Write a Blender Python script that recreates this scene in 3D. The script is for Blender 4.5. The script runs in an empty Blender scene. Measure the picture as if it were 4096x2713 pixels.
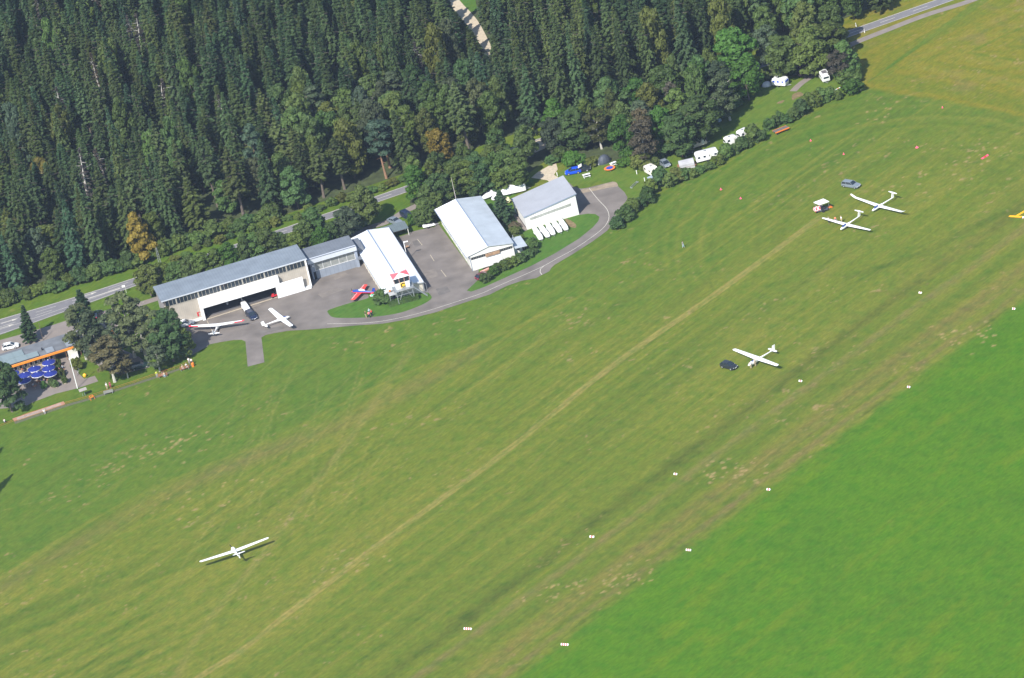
import bpy, bmesh, math, random
import numpy as np
from mathutils import Vector, Matrix
random.seed(7); RS=np.random.RandomState(11)
scene=bpy.context.scene; COL=scene.collection
# ---------------------------------------------------------------- camera model
FPX,DEP,ROLL,SC=20000.0,math.radians(26.0),math.radians(12.45),18.0
DIST=FPX/SC
F_=np.array([0,math.cos(DEP),-math.sin(DEP)]);R0=np.array([1.,0,0]);U0=np.array([0,math.sin(DEP),math.cos(DEP)])
R_=math.cos(ROLL)*R0-math.sin(ROLL)*U0; U_=math.sin(ROLL)*R0+math.cos(ROLL)*U0
CAM=-F_*DIST
def G(px,py,z=0.):
    """where the ray through photo pixel (px,py) meets height z"""
    v=F_+(px-2048)/FPX*R_-(py-1356.5)/FPX*U_
    return CAM+(z-CAM[2])/v[2]*v
def P(p):
    q=np.asarray(p,float)-CAM; dep=q@F_
    return 2048+FPX*(q@R_)/dep, 1356.5-FPX*(q@U_)/dep
def hd(a,b,z=0.):
    d=G(*b,z)-G(*a,z); return math.atan2(d[1],d[0])
cd=bpy.data.cameras.new('camera'); cam=bpy.data.objects.new('camera',cd); COL.objects.link(cam)
cam.matrix_world=Matrix(((R_[0],U_[0],-F_[0],CAM[0]),(R_[1],U_[1],-F_[1],CAM[1]),(R_[2],U_[2],-F_[2],CAM[2]),(0,0,0,1)))
cd.sensor_width=36; cd.lens=FPX*36/4096; cd.clip_start=5; cd.clip_end=20000
scene.camera=cam
# ---------------------------------------------------------------- light
SAZ=math.radians(31)            # direction shadows fall: clockwise from +Y
SEL=math.radians(45)
sd=Vector((math.sin(SAZ)*math.cos(SEL),math.cos(SAZ)*math.cos(SEL),-math.sin(SEL)))
sl=bpy.data.lights.new('sun','SUN'); sl.energy=5.0; sl.angle=math.radians(.53); sl.color=(1,.955,.88)
so=bpy.data.objects.new('sun',sl); COL.objects.link(so); so.rotation_euler=sd.to_track_quat('-Z','Y').to_euler(); so.location=(0,0,200)
w=bpy.data.worlds.new('World'); scene.world=w; w.use_nodes=True
nt=w.node_tree; nt.nodes.clear()
sk=nt.nodes.new('ShaderNodeTexSky'); sk.sky_type='NISHITA'; sk.sun_disc=False; sk.sun_elevation=SEL; sk.sun_rotation=SAZ+math.pi
sk.air_density=1.2; sk.dust_density=.6; sk.ozone_density=1.6
bg=nt.nodes.new('ShaderNodeBackground'); bg.inputs[1].default_value=.12
wo=nt.nodes.new('ShaderNodeOutputWorld'); nt.links.new(sk.outputs[0],bg.inputs[0]); nt.links.new(bg.outputs[0],wo.inputs[0])
vs=scene.view_settings; vs.view_transform='Standard'; vs.look='None'; vs.exposure=.6; vs.gamma=1; vs.use_curve_mapping=False
scene.render.engine='CYCLES'
cy=scene.cycles; cy.max_bounces=5; cy.diffuse_bounces=3; cy.glossy_bounces=2; cy.transmission_bounces=3; cy.transparent_max_bounces=6; cy.volume_bounces=0
cy.use_denoising=True
# ---------------------------------------------------------------- materials
MATS={}
def mat(name,col,rough=.7,metal=0.,var=.12,scale=1.2,bump=0.,perobj=0.,spec=.4,stripe=None,coord='Object'):
    if name in MATS: return MATS[name]
    m=bpy.data.materials.new(name); m.use_nodes=True; MATS[name]=m
    n=m.node_tree.nodes; l=m.node_tree.links; b=n['Principled BSDF']
    b.inputs['Roughness'].default_value=rough; b.inputs['Metallic'].default_value=metal; b.inputs['Specular IOR Level'].default_value=spec
    tc=n.new('ShaderNodeTexCoord'); nz=n.new('ShaderNodeTexNoise'); nz.inputs['Scale'].default_value=scale; nz.inputs['Detail'].default_value=5
    l.new(tc.outputs[coord],nz.inputs['Vector'])
    mr=n.new('ShaderNodeMapRange'); mr.inputs[1].default_value=.3; mr.inputs[2].default_value=.7; mr.inputs[3].default_value=1-var; mr.inputs[4].default_value=1+var
    l.new(nz.outputs[0],mr.inputs[0]); val=mr.outputs[0]
    if stripe:  # (axis, scale, amount)
        sx=n.new('ShaderNodeSeparateXYZ'); l.new(tc.outputs[coord],sx.inputs[0])
        mm=n.new('ShaderNodeMath'); mm.operation='MULTIPLY'; mm.inputs[1].default_value=stripe[1]; l.new(sx.outputs[stripe[0]],mm.inputs[0])
        fr=n.new('ShaderNodeMath'); fr.operation='FRACT'; l.new(mm.outputs[0],fr.inputs[0])
        gt=n.new('ShaderNodeMath'); gt.operation='GREATER_THAN'; gt.inputs[1].default_value=.82; l.new(fr.outputs[0],gt.inputs[0])
        m2=n.new('ShaderNodeMath'); m2.operation='MULTIPLY_ADD'; m2.inputs[1].default_value=-stripe[2]; m2.inputs[2].default_value=1; l.new(gt.outputs[0],m2.inputs[0])
        m3=n.new('ShaderNodeMath'); m3.operation='MULTIPLY'; l.new(val,m3.inputs[0]); l.new(m2.outputs[0],m3.inputs[1]); val=m3.outputs[0]
    if perobj:
        oi=n.new('ShaderNodeObjectInfo'); r2=n.new('ShaderNodeMapRange'); r2.inputs[3].default_value=1-perobj; r2.inputs[4].default_value=1+perobj
        l.new(oi.outputs['Random'],r2.inputs[0]); m4=n.new('ShaderNodeMath'); m4.operation='MULTIPLY'; l.new(val,m4.inputs[0]); l.new(r2.outputs[0],m4.inputs[1]); val=m4.outputs[0]
    mx=n.new('ShaderNodeVectorMath'); mx.operation='SCALE'; mx.inputs[0].default_value=col[:3]; l.new(val,mx.inputs['Scale'])
    l.new(mx.outputs[0],b.inputs['Base Color'])
    if bump:
        bp=n.new('ShaderNodeBump'); bp.inputs['Strength'].default_value=bump; bp.inputs['Distance'].default_value=.05; l.new(nz.outputs[0],bp.inputs['Height']); l.new(bp.outputs[0],b.inputs['Normal'])
    return m
def leafmat(name,col,var=.38,hue=.25,trans=.33):
    """foliage: large and small light/dark clumps, a different tone on each tree, thin leaves that pass some light"""
    if name in MATS: return MATS[name]
    m=bpy.data.materials.new(name); m.use_nodes=True; MATS[name]=m
    n=m.node_tree.nodes; l=m.node_tree.links; b=n['Principled BSDF']; out=n['Material Output']
    b.inputs['Roughness'].default_value=.6; b.inputs['Specular IOR Level'].default_value=.25
    tc=n.new('ShaderNodeTexCoord'); nz=n.new('ShaderNodeTexNoise'); nz.inputs['Scale'].default_value=.9; nz.inputs['Detail'].default_value=6; nz.inputs['Roughness'].default_value=.75
    l.new(tc.outputs['Object'],nz.inputs['Vector'])
    cr=n.new('ShaderNodeMapRange'); cr.inputs[1].default_value=.3; cr.inputs[2].default_value=.7; cr.inputs[3].default_value=1-var; cr.inputs[4].default_value=1+var; l.new(nz.outputs[0],cr.inputs[0])
    oi=n.new('ShaderNodeObjectInfo'); rm=n.new('ShaderNodeMapRange'); rm.inputs[3].default_value=.72; rm.inputs[4].default_value=1.3; l.new(oi.outputs['Random'],rm.inputs[0])
    mu=n.new('ShaderNodeMath'); mu.operation='MULTIPLY'; l.new(cr.outputs[0],mu.inputs[0]); l.new(rm.outputs[0],mu.inputs[1])
    wn=n.new('ShaderNodeTexWhiteNoise'); wn.noise_dimensions='1D'; l.new(oi.outputs['Random'],wn.inputs['W'])
    mc=n.new('ShaderNodeMix'); mc.data_type='RGBA'; mc.inputs[6].default_value=(col[0]*(1+hue),col[1],col[2]*.8,1); mc.inputs[7].default_value=(col[0]*(1-hue),col[1]*.96,col[2]*1.2,1)
    l.new(wn.outputs['Value'],mc.inputs[0])
    sc=n.new('ShaderNodeVectorMath'); sc.operation='SCALE'; l.new(mc.outputs[2],sc.inputs[0]); l.new(mu.outputs[0],sc.inputs['Scale'])
    l.new(sc.outputs[0],b.inputs['Base Color'])
    tr=n.new('ShaderNodeBsdfTranslucent'); s2=n.new('ShaderNodeVectorMath'); s2.operation='SCALE'; s2.inputs['Scale'].default_value=1.1; l.new(sc.outputs[0],s2.inputs[0]); l.new(s2.outputs[0],tr.inputs[0])
    mi=n.new('ShaderNodeMixShader'); mi.inputs[0].default_value=trans; l.new(b.outputs[0],mi.inputs[1]); l.new(tr.outputs[0],mi.inputs[2]); l.new(mi.outputs[0],out.inputs[0])
    return m
white=mat('white_paint',(.8,.8,.8),.35,var=.03,scale=.6)
whiteroof=mat('white_sheet_roof',(.66,.68,.72),.45,var=.05,scale=.5,stripe=(1,1.6,.10))
offwhite=mat('old_white_paint',(.62,.61,.56),.6,var=.08)
glass=mat('window_glass',(.02,.03,.04),.08,var=.3,scale=.4,spec=.6)
black=mat('black_rubber',(.015,.015,.017),.8)
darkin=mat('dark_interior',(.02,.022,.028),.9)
steel=mat('galvanised_steel',(.32,.34,.36),.45,.3)
chrome=mat('wheel_rim',(.45,.46,.48),.35,.5)
red=mat('red_paint',(.55,.03,.04),.4,var=.05); orange=mat('orange_paint',(.75,.2,.03),.5,var=.06); yellow=mat('yellow_paint',(.8,.42,.02),.5,var=.05)
bark=mat('bark',(.13,.105,.085),.9,var=.3,scale=4); birchbark=mat('birch_bark',(.42,.40,.36),.8,var=.3,scale=5); redbark=mat('pine_bark',(.26,.15,.09),.9,var=.25,scale=4)
# ---------------------------------------------------------------- mesh builder
class MB:
    def __init__(s): s.v=[]; s.f=[]; s.m=[]
    def add(s,vs,fs,mi=0):
        k=len(s.v); s.v+= [tuple(map(float,q)) for q in vs]; s.f+=[tuple(i+k for i in f) for f in fs]; s.m+=[mi]*len(fs); return s
    def box(s,x0,x1,y0,y1,z0,z1,mi=0):
        return s.add([(x0,y0,z0),(x1,y0,z0),(x1,y1,z0),(x0,y1,z0),(x0,y0,z1),(x1,y0,z1),(x1,y1,z1),(x0,y1,z1)],
          [(0,3,2,1),(4,5,6,7),(0,1,5,4),(1,2,6,5),(2,3,7,6),(3,0,4,7)],mi)
    def prism(s,poly,a,b,axis='y',mi=0):
        """poly of (p,q) extruded from a to b; axis y: (x,z) profile; axis x: (y,z); axis z: (x,y)"""
        n=len(poly); f={'y':lambda p,q,t:(p,t,q),'x':lambda p,q,t:(t,p,q),'z':lambda p,q,t:(p,q,t)}[axis]
        vs=[f(p,q,a) for p,q in poly]+[f(p,q,b) for p,q in poly]
        return s.add(vs,[tuple(range(n))[::-1],tuple(range(n,2*n))]+[(i,(i+1)%n,n+(i+1)%n,n+i) for i in range(n)],mi)
    def tube(s,pts,rad,n=8,mi=0,cap=True):
        pts=[Vector(p) for p in pts]; rad=rad if hasattr(rad,'__len__') else [rad]*len(pts); rings=[]
        for i,p in enumerate(pts):
            t=(pts[min(i+1,len(pts)-1)]-pts[max(i-1,0)]).normalized(); a=t.orthogonal().normalized() if abs(t.z)<.95 else Vector((1,0,0)); a=(a-t*a.dot(t)).normalized(); b=t.cross(a)
            rings.append([p+(a*math.cos(2*math.pi*k/n)+b*math.sin(2*math.pi*k/n))*rad[i] for k in range(n)])
        vs=[q for r in rings for q in r]; fs=[(i*n+k,i*n+(k+1)%n,(i+1)*n+(k+1)%n,(i+1)*n+k) for i in range(len(pts)-1) for k in range(n)]
        if cap: fs+=[tuple(range(n))[::-1],tuple(range((len(pts)-1)*n,len(pts)*n))]
        return s.add(vs,fs,mi)
    def loft(s,secs,mi=0,cap=True):
        """secs: list of equal-length rings of 3-D points"""
        n=len(secs[0]); vs=[q for r in secs for q in r]
        fs=[(i*n+k,i*n+(k+1)%n,(i+1)*n+(k+1)%n,(i+1)*n+k) for i in range(len(secs)-1) for k in range(n)]
        if cap: fs+=[tuple(range(n))[::-1],tuple(range((len(secs)-1)*n,len(secs)*n))]
        return s.add(vs,fs,mi)
    def mesh(s,name):
        me=bpy.data.meshes.new(name); me.from_pydata(s.v,[],s.f); me.polygons.foreach_set('material_index',s.m); me.update()
        bm=bmesh.new(); bm.from_mesh(me); bmesh.ops.recalc_face_normals(bm,faces=bm.faces); bm.to_mesh(me); bm.free(); return me
    def build(s,name,mats,parent=None,smooth=False):
        me=s.mesh(name)
        if not isinstance(mats,(list,tuple)): mats=[mats]
        for m in mats: me.materials.append(m)
        if smooth:
            me.polygons.foreach_set('use_smooth',[True]*len(me.polygons)); me.set_sharp_from_angle(angle=math.radians(40))
        o=bpy.data.objects.new(name,me); COL.objects.link(o)
        if parent: o.parent=parent
        return o
def tag(o,label=None,cat=None,group=None,kind=None):
    if label: o['label']=label
    if cat: o['category']=cat
    if group: o['group']=group
    if kind: o['kind']=kind
    return o
def empty(name,loc,rz,label,cat,group=None):
    o=bpy.data.objects.new(name,None); COL.objects.link(o); o.empty_display_size=.5
    o.location=tuple(float(c) for c in loc); o.rotation_euler=(0,0,rz); return tag(o,label,cat,group)
def copy_tree(src,loc,rz,label=None,group=None,scale=None):
    r=src.copy(); COL.objects.link(r); r.location=tuple(float(c) for c in loc); r.rotation_euler=(0,0,rz)
    if scale: r.scale=scale
    if label: r['label']=label
    if group: r['group']=group
    for ch in src.children:
        c=ch.copy(); COL.objects.link(c); c.parent=r
        for g in ch.children:
            d=g.copy(); COL.objects.link(d); d.parent=c
    return r
# ---------------------------------------------------------------- flat sheets from photo outlines
from mathutils.geometry import tessellate_polygon
def smooth_line(pts,k=6,closed=False):
    out=[]; n=len(pts); rng=range(n if closed else n-1)
    for i in rng:
        g=lambda j: np.array(pts[j%n] if closed else pts[max(0,min(n-1,j))],float)
        a,b,c,d=g(i-1),g(i),g(i+1),g(i+2)
        for t in np.arange(0,1,1/k): out.append(.5*((2*b)+(-a+c)*t+(2*a-5*b+4*c-d)*t*t+(-a+3*b-3*c+d)*t**3))
    if not closed: out.append(np.array(pts[-1],float))
    return out
def sheet(name,pxs,z,m,label=None,smooth=False,jit=0.):
    pts=[G(*p)[:2] for p in pxs]
    if smooth: pts=smooth_line(pts,5,True)
    if jit: pts=[p+RS.uniform(-jit,jit,2) for p in pts]
    vs=[Vector((p[0],p[1],0)) for p in pts]; tr=tessellate_polygon([vs])
    mb=MB(); mb.add([(v.x,v.y,z) for v in vs],tr); o=mb.build(name,m)
    for pl in o.data.polygons:
        if pl.normal.z<0: pl.flip()
    return tag(o,label,kind='structure')
def ribbon(mb,world,width,z,mi=0,dash=None):
    pts=[np.array(p[:2]) for p in world]
    # resample
    seg=[0]; 
    for a,b in zip(pts,pts[1:]): seg.append(seg[-1]+np.linalg.norm(b-a))
    L=seg[-1]; xs=np.array([p[0] for p in pts]); ys=np.array([p[1] for p in pts])
    def at(s): return np.array([np.interp(s,seg,xs),np.interp(s,seg,ys)])
    runs=[(0,L)] if not dash else [(s,min(s+dash[0],L)) for s in np.arange(0,L,dash[0]+dash[1])]
    for a,b in runs:
        n=max(2,int((b-a)/1.5)+1); ss=np.linspace(a,b,n); vs=[]
        for s in ss:
            p=at(s); t=at(min(s+.3,L))-at(max(s-.3,0)); t/=np.linalg.norm(t)+1e-9; nn=np.array([-t[1],t[0]])*width/2
            vs+=[(p[0]+nn[0],p[1]+nn[1],z),(p[0]-nn[0],p[1]-nn[1],z)]
        mb.add(vs,[(2*i,2*i+1,2*i+3,2*i+2) for i in range(n-1)],mi)
    return mb
Z1=lambda x,y:(550+x/3.136,900+y/3.136); Z2=lambda x,y:(1150+x/3.135,800+y/3.135); Z3=lambda x,y:(1650+x/2.631,680+y/2.631)
OV=lambda x,y:(x*1.7305,y*1.7305); ZL=lambda x,y:(x/4.48,1350+y/4.48); Z4=lambda x,y:(x/5.92,1150+y/5.92)
ZA=lambda x,y:(x/2.614,1150+y/2.614); ZC=lambda x,y:(2200+x/2.96,450+y/2.96); ZD=lambda x,y:(2750+x/2.851,100+y/2.851)
ZB=lambda x,y:(300+x/4.736,1300+y/4.736)
# ================================================================= GROUND
ROADU=[(-400,1395),(-100,1306),(0,1277),(226,1211),(400,1157),(522,1117),(1125,916),(1305,854),(1508,784),(1623,744),(2082,580),(2190,543),(3348,139),(3743,0),(4300,-197)]
RW=lambda x: np.interp(x,[0,221,522,900,1100],[64,49,35,28,27])
rux=[p[0] for p in ROADU]; ruy=[p[1] for p in ROADU]
def road_y(x): return float(np.interp(x,rux,ruy))
def pdist(X,Y,line):
    """unsigned distance, and sign (left>0) from points to a world polyline"""
    best=np.full(X.shape,1e9); sg=np.zeros(X.shape)
    for a,b in zip(line,line[1:]):
        dx,dy=b[0]-a[0],b[1]-a[1]; L=dx*dx+dy*dy
        t=np.clip(((X-a[0])*dx+(Y-a[1])*dy)/L,0,1); px,py=a[0]+t*dx,a[1]+t*dy
        d=np.hypot(X-px,Y-py); cr=dx*(Y-a[1])-dy*(X-a[0]); u=d<best
        best=np.where(u,d,best); sg=np.where(u,np.sign(cr),sg)
    return best,sg
def W(pl): return [tuple(G(*p)[:2]) for p in pl]
def vnoise(X,Y,s,seed):
    rs=np.random.RandomState(seed); T=rs.rand(256,256); x=X/s; y=Y/s; xi=np.floor(x).astype(int); yi=np.floor(y).astype(int)
    fx=x-xi; fy=y-yi; fx=fx*fx*(3-2*fx); fy=fy*fy*(3-2*fy)
    g=lambda i,j:T[(xi+i)%256,(yi+j)%256]
    return (g(0,0)*(1-fx)+g(1,0)*fx)*(1-fy)+(g(0,1)*(1-fx)+g(1,1)*fx)*fy
def fbm(X,Y,s,seed,o=4):
    r=0;a=.5;t=0
    for k in range(o): r=r+a*vnoise(X,Y,s/2**k,seed+k); t+=a; a*=.55
    return r/t
gx=np.arange(-150,165,.5); gy=np.arange(-215,150,.5); X,Y=np.meshgrid(gx,gy,indexing='ij')
rd=np.array(G(3682,1170)[:2])-np.array(G(1871,2514)[:2]); rd/=np.linalg.norm(rd); A=X*rd[0]+Y*rd[1]; B=-X*rd[1]+Y*rd[0]   # along / across the runway
olive=np.array([.112,.140,.014]); green=np.array([.074,.126,.012]); deep=np.array([.056,.090,.010]); lushc=np.array([.068,.150,.004]); straw=np.array([.180,.168,.026]); soil=np.array([.25,.18,.075]); stub=np.array([.155,.144,.012])
def mix(c,d,t): return c+(d-c)*np.clip(t,0,1)[...,None]
C=np.zeros(X.shape+(3,))+olive
# dry / green pattern: long streaks along the mowing direction
st=fbm(A/9,B,3.2,1,4); st2=fbm(A/22,B,1.3,5,3); big=fbm(X,Y,45,9,3); med=fbm(X,Y,12,13,4)
edge=W([OV(*p) for p in [(0,1000),(130,930),(300,870),(480,800),(610,780),(780,755),(1000,730),(1200,660),(1330,590),(1420,510),(1500,470),(1700,350),(1930,235)]])
de,sg=pdist(X,Y,edge)
gt=1-np.clip((de-8-40*(big-.35))/34,0,1)                       # greener near the taxiway and trees
EL=W([OV(*p) for p in [(-300,1500),(0,1335),(150,1250),(300,1165),(450,1090),(600,1030),(760,975),(900,900),(1050,820)]])
dl,sl_=pdist(X,Y,EL); left=np.clip((dl*sl_+(fbm(X,Y,6,19)-.5)*6)/7+.4,0,1)*np.clip((20-X)/30,0,1)
C=mix(C,green,np.clip(np.maximum(gt*.85,left*.85)+(st-.5)*1.0+(med-.5)*.7,0,1))
C=mix(C,soil*.62,np.clip(1-abs(dl*sl_+4)/5,0,1)*np.clip((10-X)/30,0,1)*.45*(.4+1.2*med))
# fine mowing lines: along the runway in the middle, a slightly different set in the near left
ml=vnoise(A/90,B+.6*fbm(A,B,25,7),.85,17); zone=np.clip((B-B.min())*0+1,0,1)*np.clip(1-left*1.2,0,1)
C=mix(C,deep,np.clip((ml-.60)*2.2,0,.42)*zone*np.clip(.35+1.5*(fbm(A/3,B,14,23,3)-.35),0,1)); C=mix(C,straw,np.clip((.34-ml)*2.2,0,.40)*zone)
ra=math.atan2(rd[1],rd[0])-math.radians(20); A2=X*math.cos(ra)+Y*math.sin(ra); B2=-X*math.sin(ra)+Y*math.cos(ra); ml2=vnoise(A2/80,B2,1.7,29); zl2=np.clip((-60-X)/25,0,1)*np.clip((-50-Y)/25,0,1)
C=mix(C,deep,np.clip((ml2-.55)*2.,0,.35)*zl2); C=mix(C,straw,np.clip((.40-ml2)*2.,0,.4)*zl2)
C=mix(C,deep,np.clip((st2-.62)*2.0,0,.5)); C=mix(C,straw,np.clip((st-.60)*2.2,0,.42)*(1-.6*gt))
C=mix(C,straw,np.clip((fbm(A/14,B,7,31,3)-.54)*2.2,0,.35)*(1-gt)*(1-left))
# named bands along the runway
def band(line,wd,col,amt,soft=1.2,seed=50,rag=1.):
    global C
    w_=W(line); m_=wd+soft+2+rag; xs=[p[0] for p in w_]; ys=[p[1] for p in w_]
    n_=max(1,len(w_)//6)
    for a in range(0,len(w_)-1,n_):                      # work in small windows along the line
        part=w_[a:a+n_+1]; x0=max(0,int((min(p[0] for p in part)-m_-gx[0])/.5)); x1=int((max(p[0] for p in part)+m_-gx[0])/.5)+1; y0=max(0,int((min(p[1] for p in part)-m_-gy[0])/.5)); y1=int((max(p[1] for p in part)+m_-gy[0])/.5)+1
        if x1<=x0 or y1<=y0 or x0>=X.shape[0] or y0>=X.shape[1]: continue
        s_=np.s_[x0:x1,y0:y1]; x_,y_=X[s_],Y[s_]; d,_=pdist(x_,y_,part); far_=d>m_; nx_=n_
        d=d+(fbm(x_,y_,3,seed)-.5)*2*rag; t=np.clip((wd-d)/soft,0,1)*(.45+1.1*fbm(A[s_]/5,B[s_],3,seed+3,3)); t=np.where(far_,0,t)
        if a>0:                                          # the joint was already painted by the window before
            j=part[0]; k=part[1]; dx,dy=k[0]-j[0],k[1]-j[1]; t=np.where((x_-j[0])*dx+(y_-j[1])*dy<0,0,t)
        C[s_]=mix(C[s_],col,t*amt)
m1=[(1871,2514),(2369,2146),(2703,1895),(3203,1523),(3682,1170),(4200,790)]
off=lambda l,dx,dy:[(x+dx,y+dy) for x,y in l]
ext=lambda l:[(l[0][0]-900,l[0][1]+660)]+l
band(ext(off(m1,-16,-36)),3.4,deep*np.array([1.1,.9,1.1]),.62,3.2,60,1.6); band(ext(off(m1,40,22)),1.6,soil*.6,.4,1.6,73,1.2); band(ext(off(m1,120,34)),2.4,deep,.3,2.4,74,1.5); band(ext(off(m1,-60,-80)),1.3,deep*.95,.35,2.5,61)
band(ext(off(m1,30,14)),1.0,soil*.8,.35,1.2,62); band(ext(off(m1,190,60)),4.5,straw*.92,.45,3,63); band(ext(off(m1,110,30)),1.6,green,.5,2,64)
LB=[(1300,3300),(1750,2950),(2140,2650),(2350,2482),(2664,2250),(2817,2143),(2957,2039),(3085,1939),(3200,1858),(3564,1591),(3723,1467),(3851,1371),(3978,1288),(4096,1196),(4400,980)]
band(off(LB,-38,-12),1.5,soil*.56,.45,1.2,65); band(off(LB,-120,-44),2.6,soil*.48,.36,2.2,69); band(off(LB,-90,-30),1.2,soil*.6,.28,1.5,66); band(off(LB,-60,-22),.7,deep,.45,1,67); band(off(LB,-14,-2),.5,deep*.8,.5,.8,68)
# lush meadow beyond the strip
d,sg=pdist(X,Y,W(LB)); s=d*(-sg); t=np.clip((s+(fbm(X,Y,4,70)-.5)*3)/1.6+.2,0,1)
LC=mix(np.zeros(X.shape+(3,))+lushc,lushc*np.array([.82,.86,1.2]),fbm(X,Y,7,71)*1.5-.3); LC=mix(LC,lushc*np.array([1.6,1.05,1.3]),np.clip((fbm(A/4,B,3,72)-.55)*2.5,0,.5)); LC=mix(LC,green,np.clip(.45-(s/14),0,.5))
C=C*(1-t[...,None])+LC*t[...,None]; lushm=t.copy()
# mown hay field in the upper right with curved swaths
FB=[OV(1925,250),OV(1985,205),OV(2080,222),OV(2200,240),OV(2367,276),OV(2600,330)]
FA=[OV(1975,250),OV(1990,165),OV(2030,120),OV(2120,75),OV(2400,-60)]
d,sg=pdist(X,Y,W(FB)); inA=(sg>0)
d2,s2=pdist(X,Y,W(FA)); dd=np.minimum(d*1.0,d2*1.2)
pxX=None
xr,yr=G(3440,300)[:2]
inside=(sg>0)&(X>G(3433,330)[0]-2)
t=np.clip((d*np.where(inside,1,-1)+(fbm(X,Y,3,80)-.5)*2)/1.5,0,1)
rings=vnoise(dd+2.2*fbm(X,Y,18,81)+0*X,X*0+3.3+.02*X,1.15,82)*.6+.4*vnoise(dd+1.5*fbm(X,Y,18,84),X*0+1.3+.04*X,3.1,83)
HC=mix(np.zeros(X.shape+(3,))+stub,green*np.array([1.35,1.05,.9]),np.clip((rings-.42)*2.2,0,.75)); HC=mix(HC,straw*np.array([1.1,1.05,1.2]),np.clip((.36-rings)*2.0,0,.30)*np.clip(d/9-.4,0,1)); HC=mix(HC,soil*.7,np.clip((fbm(X,Y,9,85)-.62)*3,0,.35))
C=C*(1-t[...,None])+HC*t[...,None]
# swaths that curve round the launch point (upper right of the airfield)
cc=G(*OV(2080,520))[:2]; rr=np.hypot(X-cc[0],(Y-cc[1])*.8); ar=vnoise(rr+2*fbm(X,Y,20,90),X*0+.7,1.3,91); wz=np.clip(1-abs(rr-42)/26,0,1)*np.clip((Y-cc[1]+8)/14,0,1)*(1-t)
C=mix(C,deep,wz*np.clip((ar-.55)*1.6,0,.4)); C=mix(C,straw,wz*np.clip((.4-ar)*1.8,0,.35))
# vehicle tracks
def track(line,wd,col,amt,soft=.35,seed=0,k=6,rag=.25):
    band([tuple(p) for p in smooth_line(line,k)],wd,col,amt,soft,100+seed,rag)
main=[OV(*p) for p in [(1893,505),(1800,570),(1660,675),(1500,795),(1390,870),(1290,940),(1140,1045),(1000,1145),(850,1275),(700,1385),(560,1490),(430,1590)]]
rut=np.array([.27,.225,.065])
MP=[(3275,872),(2870,1170),(2600,1355),(2400,1500),(2209,1656),(1975,1842),(1726,2023),(1477,2206),(1345,2309),(1140,2462),(964,2602),(795,2709),(650,2830)]
T2=[(1640,1412),(1528,1568),(1403,1752),(1286,1898),(1169,2059),(1040,2230),(900,2400),(780,2560),(700,2713)]
for dx,dy,a_ in ((-3.5,-5,1.0),(5,6,.8)):
    track(off(MP,dx,dy),.42,rut*np.array([.98,.9,.8]),a_*1.0,.5,3,rag=.35); track(off(T2,dx*1.2,dy),.4,rut*.85,a_*.5,.6,4,rag=.4)
track(MP,1.3,rut*.78,.6,1.2,5,rag=.6); track(T2,1.8,rut*.7,.25,1.6,6,rag=.8)
rs=np.random.RandomState(5)
for i in range(90):
    if i<60: p0=(rs.uniform(850,2000),rs.uniform(1330,1600)); an=math.radians(rs.choice([rs.uniform(95,125),rs.uniform(120,150)])); L_=rs.uniform(400,1300)
    else: p0=(rs.uniform(1500,3600),rs.uniform(950,1700)); an=math.radians(rs.uniform(130,165)); L_=rs.uniform(200,700)
    k_=rs.uniform(-.25,.25); pts=[(p0[0]+math.cos(an+k_*t)*L_*t,p0[1]+math.sin(an+k_*t)*L_*t) for t in (0,.33,.66,1)]
    track(pts,rs.uniform(.2,.34),rut if rs.rand()<.55 else deep*.8,rs.uniform(.15,.36),.4,40+i,k=3,rag=.15)
for i,(ln,wd,c,a) in enumerate([
 ([(985,805),(870,920),(760,1050),(690,1180),(560,1330),(430,1568)],.3,straw,.15),([(940,850),(860,950),(780,1060),(720,1140)],.3,straw,.2),
 ([(600,800),(575,930),(560,1050),(500,1300)],.3,deep,.5),([(215,930),(195,1050),(190,1130)],.35,deep,.5),([(60,990),(150,1010),(260,960),(300,870)],.3,deep,.4),
 ([(300,880),(400,940),(370,1000),(280,1000),(250,930)],.3,deep,.4),([(0,1340),(200,1210),(420,1100),(640,1010),(900,880),(1100,800),(1330,690)],.8,straw,.35),
 ([(0,1400),(220,1260),(500,1150),(800,1020)],.7,straw,.3),([(1700,560),(1640,640),(1700,700),(1900,640)],.3,deep,.4),([(1500,800),(1600,690),(1720,600),(1900,520)],.3,deep,.3),
 ([(740,1070),(640,1250),(520,1420),(480,1568)],.3,deep,.35),([(450,1050),(480,1200),(470,1400)],.3,deep,.35),([(350,1300),(500,1220),(640,1100),(760,1000)],.25,straw,.4),
 ([(1420,1080),(1500,1150),(1560,1120),(1900,880)],.3,deep,.25),([(1100,1568),(1430,1320),(1700,1120),(2100,810),(2367,640)],.35,deep,.4),([(1000,1568),(1350,1290),(1700,1040)],.5,deep,.35),
 ([(1960,640),(2120,590),(2260,520),(2367,480)],1.5,deep,.4),([(1780,760),(1900,690),(2000,640),(2150,560),(2367,470)],.4,deep,.45)]):
    track([OV(*p) for p in ln],wd,c,a,.4,10+i)
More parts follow.
